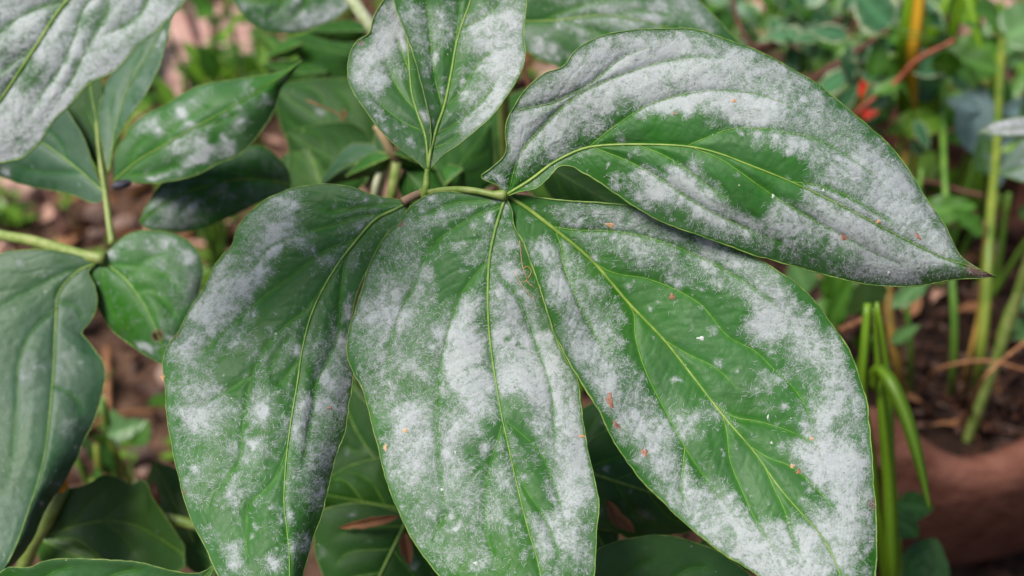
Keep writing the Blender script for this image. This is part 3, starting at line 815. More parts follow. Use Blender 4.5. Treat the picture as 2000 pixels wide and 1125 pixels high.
leaf(peonyB, [(206,380),(189,343),(161,266),(142,235),(110,190),(60,170),(0,190),(-70,260)], [(206,372),(196,364),(150,320),(100,285),(40,262),(-70,270)][:0] or [(206,378),(170,345),(133,315),(84,280),(30,262),(-70,262)],
     [(208,384),(190,396),(140,379),(63,364),(0,342),(-40,320),(-70,265)], [.438,.44,.442,.445,.45], ledge=[0,-.004,-.004,0], redge=[0,.006,.008,0], veins=[[(160,336),(120,338),(70,335),(20,318)],[(133,315),(110,270),(70,235)]],
     mil=[(10,335,20,.5)], base=.0, mat='leaf_blue', res=6, seed=11, scatter=8, vein_mat='vein_dim', vr=.0003, label='smooth leaf folded below the biggest white leaf')
leaf(peonyB, [(203,345),(189,325),(165,280),(150,245),(129,217),(115,170),(110,120),(130,60),(150,20)], [(204,342),(197,300),(189,240),(178,180),(170,110),(160,60),(150,20)],
     [(206,342),(207,300),(205,250),(200,200),(195,140),(180,80),(150,20)], [.440,.444,.449,.455], mat='leaf_dark', res=6, seed=12, veins=[[(195,280),(180,240),(160,200)]], vr=.0003, label='dark narrow leaf standing against the white one')
leaf(peonyB, [(210,340),(203,300),(196,250),(196,200),(215,150),(240,110),(280,50),(320,0),(345,-30)], [(211,338),(222,270),(238,205),(250,172),(275,130),(300,85),(328,20),(345,-30)],
     [(213,340),(222,290),(245,241),(280,189),(308,140),(325,85),(333,40),(345,-30)], [.438,.442,.448,.455], ledge=[0,.004,.006,0], redge=[0,-.004,-.004,0], mat='leaf_blue', res=5.5, seed=13,
     veins=[[(222,270),(215,220),(225,170)],[(250,172),(262,130),(290,80)]], mil=[(290,160,14,.5,3,-60),(270,200,14,.4,3,-55),(310,90,14,.7,2,-60),(240,150,30,.2)], base=.05, vr=.0003, vein_mat='vein_dim', label='narrow upright leaf pointing to the pink paving')
leafB4 = leaf(peonyB, [(222,352),(224,305),(240,272),(259,245),(290,220),(325,203),(360,182),(402,165),(445,157),(490,150),(530,144),(560,136),(576,126),(590,118)],
     [(222,354),(240,338),(275,310),(315,287),(365,257),(420,227),(475,195),(525,165),(560,142),(590,118)],
     [(224,356),(245,354),(297,357),(335,353),(367,346),(395,336),(420,322),(469,301),(507,259),(530,225),(540,203),(546,175),(562,155),(590,118)], [.440,.437,.433,.432,.436,.442],
     ledge=[0,.006,.006,.002], redge=[0,.002,.006,.004], mat='leaf_main', res=4.5, seed=14, veins=[[(235,342),(275,342),(330,330),(380,300)],[(300,295),(340,250),(390,215),(440,190)],[(380,250),(430,235),(480,215)],[(250,335),(260,295),(300,250)]],
     mil=[(370,228,20,1.3),(285,238,22,.8),(305,235,14,.7),(350,285,18,1.1),(385,287,18,1.1),(350,272,8,.6),(410,252,8,.9),(445,265,11,1.1),(475,233,12,.8,1.4,10),(465,210,9,.5),(405,308,13,1),(370,326,15,1.3),(400,315,14,1.2,2,-20),(440,295,12,.8,1.6,-30),(345,348,10,1,2,-10),(302,346,9,.9,1.8,-8),(490,168,18,.4),(430,225,7,.7),(440,285,10,.6),(520,185,14,.4),(555,150,12,.5,2,-40),(395,180,16,.25)],
     base=.10, threads=1.6, vr=.0003, vein_mat='vein_dim', quilt=.0010, label='pointed leaf with separate round white mildew blotches')
leaf(peonyB, [(568,360),(565,335),(546,312),(507,284),(472,296),(420,320),(375,331),(343,338),(320,355),(304,375),(285,402),(273,432)], [(568,362),(530,352),(483,350),(430,356),(380,370),(330,392),(300,412),(273,434)],
     [(567,366),(545,382),(521,389),(472,412),(440,428),(402,444),(375,451),(350,453),(310,450),(285,445),(273,434)], [.475,.465,.455,.448,.444], ledge=[0,.004,.006,0], redge=[0,.002,.004,0], mat='leaf_main', res=5.5, seed=15,
     veins=[[(500,350),(470,335),(440,330)],[(450,353),(400,345),(350,350)],[(480,352),(440,375),(390,410)],[(420,358),(370,395),(340,425)]], mil=[(375,433,14,1),(380,398,12,.7,1.6,-30),(340,390,30,.2),(495,395,6,.9),(380,350,20,.25),(300,420,30,.5),(340,400,36,.4)], base=.22, vr=.0003, vein_mat='vein_dim',
     quilt=.0012, label='leaf with a blunt left tip between two pointed leaves')
leafB6 = leaf(peonyB, [(198,510),(205,497),(220,482),(238,466),(258,455),(280,450),(322,452),(345,458),(364,469),(388,494),(395,525),(392,560),(384,600),(368,640),(345,680),(320,712)],
     [(198,512),(220,524),(245,545),(265,570),(287,605),(305,645),(316,680),(320,712)],
     [(196,513),(172,520),(168,534),(175,555),(184,580),(196,610),(224,647),(250,668),(280,690),(300,702),(320,713)], [.432,.428,.424,.421,.422], ledge=[0,.006,.010,.004], redge=[0,.006,.010,.006], mat='leaf_main', res=4.5, seed=16,
     veins=[[(205,516),(260,520),(310,530),(345,560),(365,605)],[(245,545),(260,530),(300,500),(340,490)],[(200,516),(202,550),(215,600),(240,640)],[(265,570),(300,570),(330,600),(350,640)]],
     mil=[(297,482,17,.8),(325,478,12,.7),(362,508,15,1.2),(375,520,10,.8),(285,665,12,1,1.6,10),(320,665,7,1),(272,612,5,.8),(270,540,4,.6),(315,515,10,.5),(230,485,16,.5),(380,560,30,.4)], base=.16, threads=1.2, scatter=10, vr=.0003, vein_mat='vein_dim',
     holes=[(308,655,8)], brn=[(308,655,12)], label='rounded leaf with a small eaten hole near its lower edge')
leafB7 = leaf(peonyB, [(190,511),(157,500),(105,489),(52,488),(0,496),(-60,530),(-110,620),(-130,760),(-120,900),(-90,1030),(-40,1180)],
     [(190,514),(160,525),(135,545),(115,572),(108,640),(105,710),(98,800),(85,900),(55,1000),(20,1090),(-40,1180)],
     [(190,516),(172,530),(185,558),(190,598),(175,629),(157,650),(172,668),(189,689),(203,710),(205,738),(199,768),(185,818),(157,878),(129,934),(87,997),(63,1056),(31,1098),(-5,1130),(-40,1180)], [.430,.424,.414,.402,.392,.384], ledge=[0,.006,.010,.006], redge=[0,.004,.010,.010], mat='leaf_blue', res=4.8, seed=17,
     veins=[[(170,520),(120,535),(87,552),(40,575),(0,598),(-60,640)],[(112,600),(60,650),(36,710),(32,790),(14,948),(0,980)],[(112,590),(150,600),(165,640)],[(102,750),(150,780),(160,820)]],
     mil=[(104,599,6,1.1),(92,610,5,.7),(152,688,6,.8),(105,945,8,.8),(145,875,7,.6),(140,600,30,.35),(120,720,30,.3,3,85),(60,740,26,.3,3,85),(140,830,20,.2)], base=.06, scatter=16, vr=.0004, vein_mat='vein_dim', midr=(.0006,.0003), quilt=.0016, qw=40,
     label='long bluish leaf hanging beside the left edge of the picture')
# ================================================================== NEAREST LEAF, UPPER LEFT
cpos = P(420, -240, .27)
cx_, cy_ = cpos[0]-0.32, cpos[1]-0.02
peonyC = empty('peony_plant', (cx_, cy_, gz(cx_, cy_)), 'peony stem with the biggest, whitest and nearest leaf, blurred', 'plant', 'peony stems')
tube('stem', spline([cpos, cpos+np.array([-.10, .0, .03]), np.array([cx_, cy_, .30]), np.array([cx_, cy_, gz(cx_, cy_)-.01])], 24), np.linspace(.002, .0045, 24), M['petiole'], peonyC, 9)
leaf(peonyC, [(430,-250),(300,-330),(150,-310),(0,-220),(-90,-100),(-150,60),(-160,200),(-120,330)],
     [(430,-250),(330,-160),(230,-70),(133,0),(70,91),(0,196),(-60,270),(-120,330)],
     [(430,-250),(460,-160),(440,-90),(367,-3),(315,54),(266,95),(224,140),(175,165),(140,204),(105,238),(70,288),(42,308),(0,318),(-60,330),(-120,330)], [.275,.275,.275,.277,.281,.287], ledge=[0,.004,.004,0], redge=[0,-.002,.0,.002], mat='leaf_top', res=4.5, seed=21,
     veins=[[(230,-70),(200,-20),(165,10),(140,80),(122,122),(77,192),(50,240)],[(330,-160),(300,-30),(266,32),(230,55),(189,77),(165,110)],[(133,0),(60,20),(0,60),(-60,120)],[(70,91),(40,110),(-10,150)],[(200,-45),(210,10),(170,90),(130,170),(90,230)]],
     mil=[(250,100,60,.5,2,-40),(80,250,60,.7,2,-50),(320,20,50,.6,2,-45),(30,50,50,.5),(150,130,50,.5,2,-50),(180,40,20,-.4,2,-55),(60,150,20,-.5,2.4,-55),(10,60,26,-.3),(110,20,16,-.5,3,-50)], base=.80, threads=5.5, vr=.0004, midr=(.0012,.0005), quilt=.0016, qw=26, vein_mat='vein_dim', noise_amp=.9, label='very large white coated leaf filling the upper left corner')

# ================================================================== TOP LEAVES BEHIND
dpos = P(700, -60, .47)
dx_, dy_ = P(620, 60, .60)[:2]
peonyD = empty('peony_plant', (dx_, dy_, gz(dx_, dy_)), 'peony with pale stalk crossing the top edge and a mildew dusted leaf', 'plant', 'peony stems')
tube('stem', spline([P(640, -75, .49), P(680, -10, .475), P(703, 20, .47), P(725, 50, .467), P(750, 95, .47), P(770, 170, .50), np.array([dx_, dy_, .12]), np.array([dx_, dy_, gz(dx_, dy_)-.01])], 34), np.linspace(.0024, .0040, 34), M['petiole_pale'], peonyD, 9)
leaf(peonyD, [(672,-30),(600,-70),(520,-70),(450,-50),(425,-20)][:4] + [(425,-25)], [(672,-28),(600,-15),(540,0),(480,0),(425,-22)],
     [(684,12),(660,34),(637,46),(612,53),(590,62),(560,65),(535,64),(514,60),(483,40),(465,15),(450,-5),(425,-20)], [.475,.47,.468,.47], mat='leaf_top', res=5, seed=22, redge=[0,.004,.004,0],
     mil=[(575,10,9,1.1),(540,22,8,.9),(510,45,14,.7),(640,40,20,.8,3,-25),(560,50,30,.5),(600,40,20,.5),(480,10,20,.3)], base=.22, threads=1.2, vr=.0003, veins=[[(610,-18),(590,15),(560,45)],[(560,-8),(540,20),(515,40)]], label='pale leaf cut off by the top edge')
ex_, ey_ = P(1000, -60, .50)[:2]
peonyE = empty('peony_plant', (ex_, ey_, gz(ex_, ey_)), 'peony stem behind, its leaf slipping under the big right leaf', 'plant', 'peony stems')
tube('stem', spline([P(1000, 40, .45), P(985, 20, .46), np.array([ex_, ey_, .2]), np.array([ex_, ey_, gz(ex_, ey_)-.01])], 20), np.linspace(.002, .004, 20), M['petiole'], peonyE, 8)
leaf(peonyE, [(1000,40),(1020,-30),(1090,-80),(1200,-90),(1300,-50),(1370,5),(1408,45),(1440,78),(1480,130)], [(1000,42),(1080,40),(1180,30),(1270,45),(1360,75),(1480,130)],
     [(1000,45),(1015,85),(1035,103),(1059,117),(1091,131),(1130,160),(1200,190),(1300,190),(1400,170),(1480,130)], [.445,.44,.436,.436,.44], mat='leaf_back', res=4.5, seed=23, redge=[0,.004,.006,.002], ledge=[0,.004,.008,.004],
     mil=[(1060,85,24,.9),(1100,50,20,.8),(1130,60,14,.6),(1200,20,30,.9,2,8),(1260,25,26,.8),(1290,10,30,.7),(1340,20,26,.7),(1370,40,20,.6),(1150,90,16,.5),(1080,110,16,.5),(1180,5,12,.5)], base=.12, threads=2.0, scatter=30, vr=.0003, vein_mat='vein_dim',
     veins=[[(1060,40),(1120,15),(1200,-5),(1280,0)],[(1100,38),(1160,60),(1240,90)],[(1190,32),(1250,20),(1330,35)]], label='mildewed leaf partly hidden under the big right leaf')

# ================================================================== DEEPER PEONY FOLIAGE IN THE GAPS
fx, fy = P(640, 250, .62)[:2]
peonyF = empty('peony_plant', (fx, fy, gz(fx, fy)), 'shaded dark green peony behind the pointed and upright leaves', 'plant', 'peony stems')
def simple(parent, base, tip, wdt, d0, d1, mat='leaf_dark', side=0.5, seed=0, bend=0.0, mil=(), base_m=0.0, res=7.0, label=None, nveins=3, sc=0, vmat='vein_dim', shape=0.45, midr=(.0008, .0003), name='leaf'):
    """ovate leaf from base to tip (photo pixels and depths); bend bows the midrib sideways"""
    b = np.array(base, float); t = np.array(tip, float)
    ax = t-b; L = np.linalg.norm(ax); ax /= L; nrm = np.array([ax[1], -ax[0]])
    s = np.linspace(0, 1, 11)
    mid = b + np.outer(s*L, ax) + np.outer(np.sin(s*math.pi)*bend*L, nrm)
    prof = np.sin(math.pi*s**(0.5+shape*0.55))**0.85*(1-0.15*s)
    rr = np.random.default_rng(seed)
    lw = wdt*side*prof*(1+0.05*rr.standard_normal(11)); rw = wdt*(1-side)*prof*(1+0.05*rr.standard_normal(11))
    lw[[0, -1]] = 0; rw[[0, -1]] = 0
    left = mid + nrm*lw[:, None]; right = mid - nrm*rw[:, None]
    vs = []
    for k in range(nveins):
        f = 0.12+0.6*k/max(1, nveins)
        i = int(f*10); j = min(10, i+4)
        for sgn, ww in ((1, lw), (-1, rw)):
            m0 = mid[i]; m1 = mid[min(10, i+2)] + sgn*nrm*ww[min(10, i+2)]*0.55; m2 = mid[j] + sgn*nrm*ww[j]*0.85
            vs.append([tuple(m0), tuple(m1), tuple(m2)])
    dep = np.linspace(d0, d1, 4)
    return leaf(parent, left, mid, right, dep, ledge=.006, redge=.006, veins=vs, mil=mil, base=base_m, mat=mat, res=res, seed=seed, scatter=sc, vr=.0003, vein_mat=vmat, mid_mat='vein_dim' if mat == 'leaf_dark' and vmat != 'vein' else 'vein', midr=midr, label=label, name=name)

tube('stem', spline([P(700, 330, .55), P(690, 345, .57), np.array([fx, fy, .1]), np.array([fx, fy, gz(fx, fy)-.01])], 16), np.linspace(.002, .004, 16), M['petiole_pale'], peonyF, 8)
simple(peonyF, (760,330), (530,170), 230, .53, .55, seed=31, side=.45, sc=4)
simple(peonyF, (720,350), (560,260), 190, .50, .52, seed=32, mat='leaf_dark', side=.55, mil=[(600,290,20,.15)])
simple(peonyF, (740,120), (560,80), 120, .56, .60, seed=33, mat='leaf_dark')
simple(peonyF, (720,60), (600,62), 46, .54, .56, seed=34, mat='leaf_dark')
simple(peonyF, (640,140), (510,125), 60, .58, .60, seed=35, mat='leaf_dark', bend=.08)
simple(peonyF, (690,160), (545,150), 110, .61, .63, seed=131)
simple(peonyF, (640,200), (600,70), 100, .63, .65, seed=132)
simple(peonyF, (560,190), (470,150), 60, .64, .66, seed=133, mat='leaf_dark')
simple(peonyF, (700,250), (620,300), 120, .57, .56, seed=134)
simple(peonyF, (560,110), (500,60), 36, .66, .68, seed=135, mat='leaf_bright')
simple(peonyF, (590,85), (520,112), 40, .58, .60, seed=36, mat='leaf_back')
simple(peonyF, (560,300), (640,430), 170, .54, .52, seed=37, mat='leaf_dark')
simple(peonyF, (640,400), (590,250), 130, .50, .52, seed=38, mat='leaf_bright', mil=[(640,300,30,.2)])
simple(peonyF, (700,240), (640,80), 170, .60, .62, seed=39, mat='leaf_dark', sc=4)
# cut stem and small leaves under the upright leaf
gx2, gy2 = P(765, 350, .47)[:2]
peonyG = empty('peony_plant', (gx2, gy2, gz(gx2, gy2)), 'short yellow green peony stalk under the upright leaf, small leaves at its node', 'plant', 'peony stems')
tube('stem', spline([P(776, 312, .455), P(770, 350, .46), P(764, 395, .465), np.array([gx2, gy2, .12]), np.array([gx2, gy2, gz(gx2, gy2)-.01])], 24), .0018, M['petiole'], peonyG, 9)
tube('petiole', spline([P(745, 330, .47), P(735, 360, .47), P(730, 400, .475)], 10), .0015, M['petiole_pale'], peonyG, 8)
tube('petiole', spline([P(776, 312, .455), P(766, 300, .452), P(752, 275, .45), P(735, 245, .45)], 12), .0016, M['petiole_red'], peonyG, 8)
simple(peonyG, (765,303), (625,365), 74, .47, .48, seed=41, mat='leaf_blue', bend=-.1, mil=[(658,314,5,.9,2,-50),(700,300,6,.7,2,0)])
simple(peonyG, (762,306), (675,345), 44, .46, .47, seed=42, mat='leaf_back')
simple(peonyG, (770,300), (850,330), 50, .45, .46, seed=43, mat='leaf_back')
simple(peonyG, (756,300), (735,240), 34, .462, .468, seed=44, mat='leaf_blue', base_m=.25)
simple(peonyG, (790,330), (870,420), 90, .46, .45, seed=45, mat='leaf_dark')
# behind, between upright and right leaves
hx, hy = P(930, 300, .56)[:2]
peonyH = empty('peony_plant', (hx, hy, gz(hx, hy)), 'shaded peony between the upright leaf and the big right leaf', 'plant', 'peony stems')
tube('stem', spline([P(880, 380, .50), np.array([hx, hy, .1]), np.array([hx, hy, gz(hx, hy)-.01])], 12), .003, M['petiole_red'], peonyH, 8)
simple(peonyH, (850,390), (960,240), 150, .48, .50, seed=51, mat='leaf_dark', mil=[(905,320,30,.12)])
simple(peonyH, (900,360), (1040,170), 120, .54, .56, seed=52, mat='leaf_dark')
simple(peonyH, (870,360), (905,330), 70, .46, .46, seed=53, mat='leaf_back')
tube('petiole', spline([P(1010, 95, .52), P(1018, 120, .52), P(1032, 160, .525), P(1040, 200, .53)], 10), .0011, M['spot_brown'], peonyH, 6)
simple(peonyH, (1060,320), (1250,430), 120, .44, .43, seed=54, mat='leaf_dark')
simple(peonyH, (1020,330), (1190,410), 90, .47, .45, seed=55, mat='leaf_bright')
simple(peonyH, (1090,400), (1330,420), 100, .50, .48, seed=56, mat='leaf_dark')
# bottom, between lower left and lower middle leaves
ix, iy = P(800, 1000, .48)[:2]
peonyI = empty('peony_plant', (ix, iy, gz(ix, iy)), 'low peony leaves seen between the lower left and middle leaves', 'plant', 'peony stems')
tube('stem', spline([P(795, 1008, .43), P(830, 1000, .44), np.array([ix+.02, iy, .1]), np.array([ix+.02, iy, gz(ix+.02, iy)-.01])], 14), .003, M['petiole'], peonyI, 8)
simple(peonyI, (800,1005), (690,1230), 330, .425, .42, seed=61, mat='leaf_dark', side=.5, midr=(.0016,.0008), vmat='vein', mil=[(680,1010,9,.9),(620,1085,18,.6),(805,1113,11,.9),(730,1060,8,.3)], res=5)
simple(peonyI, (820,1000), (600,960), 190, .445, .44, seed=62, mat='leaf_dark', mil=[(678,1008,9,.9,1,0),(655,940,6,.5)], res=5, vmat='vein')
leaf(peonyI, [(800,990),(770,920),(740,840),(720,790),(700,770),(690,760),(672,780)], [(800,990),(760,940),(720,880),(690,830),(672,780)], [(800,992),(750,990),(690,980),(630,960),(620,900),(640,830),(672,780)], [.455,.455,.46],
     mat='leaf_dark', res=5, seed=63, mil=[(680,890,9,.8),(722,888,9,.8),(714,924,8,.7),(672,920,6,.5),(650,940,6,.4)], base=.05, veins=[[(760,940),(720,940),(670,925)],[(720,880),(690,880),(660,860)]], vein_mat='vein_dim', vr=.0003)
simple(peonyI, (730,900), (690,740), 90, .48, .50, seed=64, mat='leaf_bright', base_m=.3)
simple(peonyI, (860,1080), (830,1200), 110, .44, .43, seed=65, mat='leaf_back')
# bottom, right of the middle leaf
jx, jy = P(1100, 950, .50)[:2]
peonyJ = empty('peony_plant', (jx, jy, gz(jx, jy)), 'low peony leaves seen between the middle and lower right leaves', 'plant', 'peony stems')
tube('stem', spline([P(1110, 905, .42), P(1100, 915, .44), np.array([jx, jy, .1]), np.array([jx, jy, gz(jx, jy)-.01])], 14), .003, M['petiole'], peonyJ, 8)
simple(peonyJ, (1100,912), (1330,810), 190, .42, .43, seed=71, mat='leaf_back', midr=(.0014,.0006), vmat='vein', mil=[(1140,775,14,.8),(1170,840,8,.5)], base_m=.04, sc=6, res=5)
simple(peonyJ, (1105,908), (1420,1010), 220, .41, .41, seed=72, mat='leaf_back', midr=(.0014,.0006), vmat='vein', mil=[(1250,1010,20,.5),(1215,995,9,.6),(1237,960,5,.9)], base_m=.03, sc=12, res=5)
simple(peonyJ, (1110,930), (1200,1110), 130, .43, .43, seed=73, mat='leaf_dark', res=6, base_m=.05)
leaf(peonyJ, [(1130,1180),(1140,1120),(1168,1074),(1200,1060),(1245,1049),(1310,1048),(1350,1056),(1420,1090),(1480,1140),(1510,1200)], [(1130,1190),(1200,1150),(1300,1140),(1400,1170),(1510,1210)], [(1130,1200),(1200,1250),(1300,1280),(1420,1270),(1510,1220)], [.385,.38,.38,.385],
     mat='leaf_back', res=5, seed=74, mil=[(1265,1063,4,1.1)], base=.05, sc=0 if False else 0, veins=[[(1200,1150),(1240,1110),(1290,1085)],[(1300,1140),(1350,1110),(1400,1110)]], vein_mat='vein_dim', vr=.0003) if False else None
leafJ4 = leaf(peonyJ, [(1130,1180),(1140,1120),(1168,1074),(1200,1060),(1245,1049),(1310,1048),(1350,1056),(1420,1090),(1480,1140),(1510,1200)], [(1130,1190),(1200,1150),(1300,1140),(1400,1170),(1510,1210)], [(1130,1200),(1200,1250),(1300,1280),(1420,1270),(1510,1220)], [.385,.38,.38,.385],
     mat='leaf_back', res=5, seed=74, mil=[(1265,1063,4,1.1)], base=.06, scatter=10, veins=[[(1200,1150),(1240,1110),(1290,1085)],[(1300,1140),(1350,1110),(1400,1110)]], vein_mat='vein_dim', vr=.0003)
simple(peonyJ, (1330,1180), (1470,1040), 140, .40, .40, seed=75, mat='leaf_bright', res=6, base_m=.1)
# bottom left
kx, ky = P(110, 1040, .52)[:2]
vine = empty('broadleaf_plant', (kx, ky, gz(kx, ky)), 'low plant with broad lobed bright green leaves below the left gap', 'plant')
tube('stem', spline([P(124, 950, .44), P(95, 1010, .44), P(70, 1048, .445), P(52, 1090, .45), P(45, 1140, .46), np.array([kx, ky, gz(kx, ky)-.01])], 24), .0026, M['petiole'], vine, 8)
leaf(vine, [(84,1046),(95,1010),(110,975),(122,958),(150,952),(175,944),(200,930),(217,931),(238,938),(259,946),(275,936),(288,944),(296,969),(315,997),(336,1028),(360,1067)], [(84,1048),(140,1030),(200,1018),(260,1025),(310,1050),(362,1085)],
     [(84,1052),(110,1052),(147,1053),(182,1074),(210,1100),(250,1130),(300,1140),(340,1120),(365,1105)], [.445,.44,.44,.445], mat='leaf_bright', res=5, seed=81, mil=[(150,1010,50,.25),(250,990,4,.8),(298,1042,5,.5)], veins=[[(140,1030),(170,990),(215,955)],[(200,1018),(240,985),(285,960)],[(200,1018),(240,1050),(280,1100)]], vein_mat='vein_dim', vr=.0003, label='broad lobed leaf, plain green without mildew')
simple(vine, (380,1060), (300,900), 150, .46, .47, seed=82, mat='leaf_bright')
simple(vine, (420,1125), (390,1000), 110, .455, .46, seed=83, mat='leaf_dark')
simple(vine, (70,1050), (250,1130), 120, .455, .45, seed=84, mat='leaf_bright')
tube('petiole', spline([P(322, 1012, .45), P(350, 1018, .45), P(385, 1026, .45), P(420, 1040, .455)], 10), .0020, M['petiole'], vine, 8)
tube('petiole', spline([P(298, 945, .452), P(304, 965, .452), P(308, 985, .455)], 8), .0012, M['spot_brown'], vine, 6)
# near leaf along the bottom edge
lx, ly = P(200, 1300, .40)[:2]
peonyK = empty('peony_plant', (lx, ly, gz(lx, ly)), 'peony stem with one wavy leaf lying along the bottom edge', 'plant', 'peony stems')
tube('stem', spline([P(-50, 1200, .37), np.array([lx, ly, .2]), np.array([lx, ly, gz(lx, ly)-.01])], 14), .003, M['petiole'], peonyK, 8)
leaf(peonyK, [(-60,1180),(-30,1130),(0,1119),(21,1107),(63,1107),(80,1098),(95,1093),(130,1091),(175,1091),(230,1093),(280,1097),(332,1112),(385,1119),(405,1112),(418,1102)], [(-60,1190),(20,1165),(120,1150),(230,1148),(340,1145),(400,1125),(418,1104)],
     [(-60,1200),(20,1240),(140,1270),(250,1260),(350,1210),(400,1150),(419,1106)], [.365,.362,.36,.36], mat='leaf_back', res=4.5, seed=85, base=.10, scatter=12, veins=[[(60,1155),(100,1120),(150,1105)],[(180,1148),(230,1120),(290,1110)]], vein_mat='vein_dim', vr=.0003, curl=.0008, label='single leaf with a rolled wavy edge')
# ================================================================== GENERIC LEAF SHAPES FOR THE BACKGROUND
def unit_leaf(name, n=12, m=6, width=0.4, arch=0.15, fold=0.08, shape=0.8, notch=0.0, seed=0):
    """leaf of length 1 along +Y, upper side +Z"""
    rr = np.random.default_rng(seed)
    V = []; vein = []; edge = []
    for i in range(n+1):
        s = i/n
        w = width*0.5*max(0.0, math.sin(math.pi*s**shape))**0.8
        if i in (0, n): w = 0.002
        for j in range(-m, m+1):
            t = j/m
            wob = 1+0.05*math.sin(9*s*math.pi+seed)+0.03*rr.standard_normal()*(abs(t) == 1)
            x = t*w*wob
            z = -arch*(s**1.6) + fold*abs(t)*w*2 + 0.02*math.sin(s*20+t*3)*abs(t)
            V.append((x, s - notch*abs(t)*(s < .1), z))
            vein.append(math.exp(-(t*5)**2)); edge.append(abs(t)**3 if i not in (0, n) else 1)
    c = 2*m+1
    F = [(i*c+j, i*c+j+1, (i+1)*c+j+1, (i+1)*c+j) for i in range(n) for j in range(c-1)]
    me = bpy.data.meshes.new(name)
    me.from_pydata(V, [], F)
    for k, a in (('vein', vein), ('edge', edge)):
        at = me.attributes.new(k, 'FLOAT', 'POINT'); at.data.foreach_set('value', np.array(a, np.float32))
    me.polygons.foreach_set('use_smooth', np.ones(len(F), bool))
    return me

def frame_matrix(pos, direction, up, L, wscale=1.0):
    y = Vector(direction).normalized()
    z = Vector(up); z = (z - y*z.dot(y))
    if z.length < 1e-4: z = Vector((0, 0.3, 1)) - y*y.z
    z.normalize(); x = y.cross(z)
    m = Matrix((x*L*wscale, y*L, z*L)).transposed().to_4x4()
    m.translation = Vector(pos)
    return m

def put_leaf(mesh, mat, parent, pos, direction, L, up=(0, 0, 1), w=1.0, name='leaf'):
    key = (mesh.name, mat.name)
    if key not in _mc:
        me = mesh.copy(); me.materials.clear(); me.materials.append(mat); _mc[key] = me
    o = bpy.data.objects.new(name, _mc[key])
    COL.objects.link(o)
    o.parent = parent
    p = np.array(pos, float) - wloc(parent)
    o.matrix_local = frame_matrix(p, direction, up, L, w)
    return o
_mc = {}
UL = [unit_leaf('leaf_ovate', width=.55, seed=1), unit_leaf('leaf_round', width=.8, arch=.1, shape=.7, seed=2), unit_leaf('leaf_long', width=.32, arch=.3, seed=3), unit_leaf('leaf_curved', width=.5, arch=.35, seed=4)]

M['bg_green'] = flat_leaf_mat('bg_green', (0.050, 0.150, 0.012))
M['bg_yellowgreen'] = flat_leaf_mat('bg_yellowgreen', (0.10, 0.22, 0.010))
M['bg_grey'] = flat_leaf_mat('bg_grey', (0.085, 0.19, 0.060), rough=.4)
M['bg_dark'] = flat_leaf_mat('bg_dark', (0.016, 0.068, 0.007))
M['bg_blue'] = flat_leaf_mat('bg_blue', (0.13, 0.21, 0.22), rough=.35)
M['variegated'] = flat_leaf_mat('variegated', (0.045, 0.15, 0.06), edge=(0.42, 0.48, 0.30))
M['grass'] = flat_leaf_mat('grass_blade', (0.13, 0.26, 0.005), transl=.3, tcol=(.24, .42, .01))
M['yellowblade'] = flat_leaf_mat('yellow_blade', (0.55, 0.30, 0.015), transl=.25, var=.3, tcol=(.6, .5, .05))
M['twig'] = plain_mat('twig_bark', (0.055, 0.020, 0.016), (0.12, 0.045, 0.03), 300, .7)
M['twig_red'] = plain_mat('twig_red', (0.20, 0.045, 0.025), (0.33, 0.10, 0.05), 300, .5)
M['stem_yg'] = plain_mat('stem_yellowgreen', (0.07, 0.14, 0.012), (0.18, 0.22, 0.03), 60, .45, streak=(1, 1, .15))
M['stem_or'] = plain_mat('stem_orange', (0.09, 0.07, 0.012), (0.28, 0.16, 0.03), 60, .5, streak=(1, 1, .15))
M['stem_g'] = plain_mat('stem_green', (0.05, 0.14, 0.015), (0.13, 0.25, 0.03), 60, .45, streak=(1, 1, .15))
M['petal'] = plain_mat('red_petal', (0.75, 0.03, 0.015), (0.85, 0.08, 0.05), 120, .5, transl=.25, tcol=(.9, .06, .03))
M['petal_pink'] = plain_mat('pink_petal', (0.75, 0.15, 0.13), (0.80, 0.35, 0.28), 120, .5, transl=.25, tcol=(.9, .25, .2))
M['petal_orange'] = plain_mat('orange_petal', (0.80, 0.30, 0.01), (0.90, 0.42, 0.04), 120, .5, transl=.25, tcol=(.9, .4, .03))
M['dry'] = plain_mat('dry_leaf', (0.13, 0.045, 0.018), (0.40, 0.20, 0.09), 160, .7, transl=.15, tcol=(.4, .2, .08))
M['dry_pink'] = plain_mat('dry_leaf_pale', (0.26, 0.13, 0.09), (0.50, 0.31, 0.24), 160, .75)
M['damp_shade'] = plain_mat('damp_leaf_shade', (0.018, 0.007, 0.004), (0.085, 0.032, 0.016), 140, .6)  # moist brown, darkened to stand for the shade of foliage overhead
M['stone'] = plain_mat('pink_stone', (0.34, 0.19, 0.16), (0.50, 0.32, 0.27), 45, .85, bstr=.5, bdist=.002)
M['stone_tan'] = plain_mat('tan_stone', (0.38, 0.24, 0.17), (0.56, 0.41, 0.31), 30, .85, bstr=.5, bdist=.002)
M['pebble'] = plain_mat('pebble', (0.09, 0.05, 0.038), (0.30, 0.20, 0.16), 70, .8)
M['clay'] = plain_mat('brown_clay', (0.085, 0.028, 0.017), (0.160, 0.068, 0.046), 55, .8, .25, .8, .004)
M['potsoil'] = plain_mat('potting_soil', (0.009, 0.005, 0.004), (0.035, 0.016, 0.010), 220, .9, .2, .8, .003)

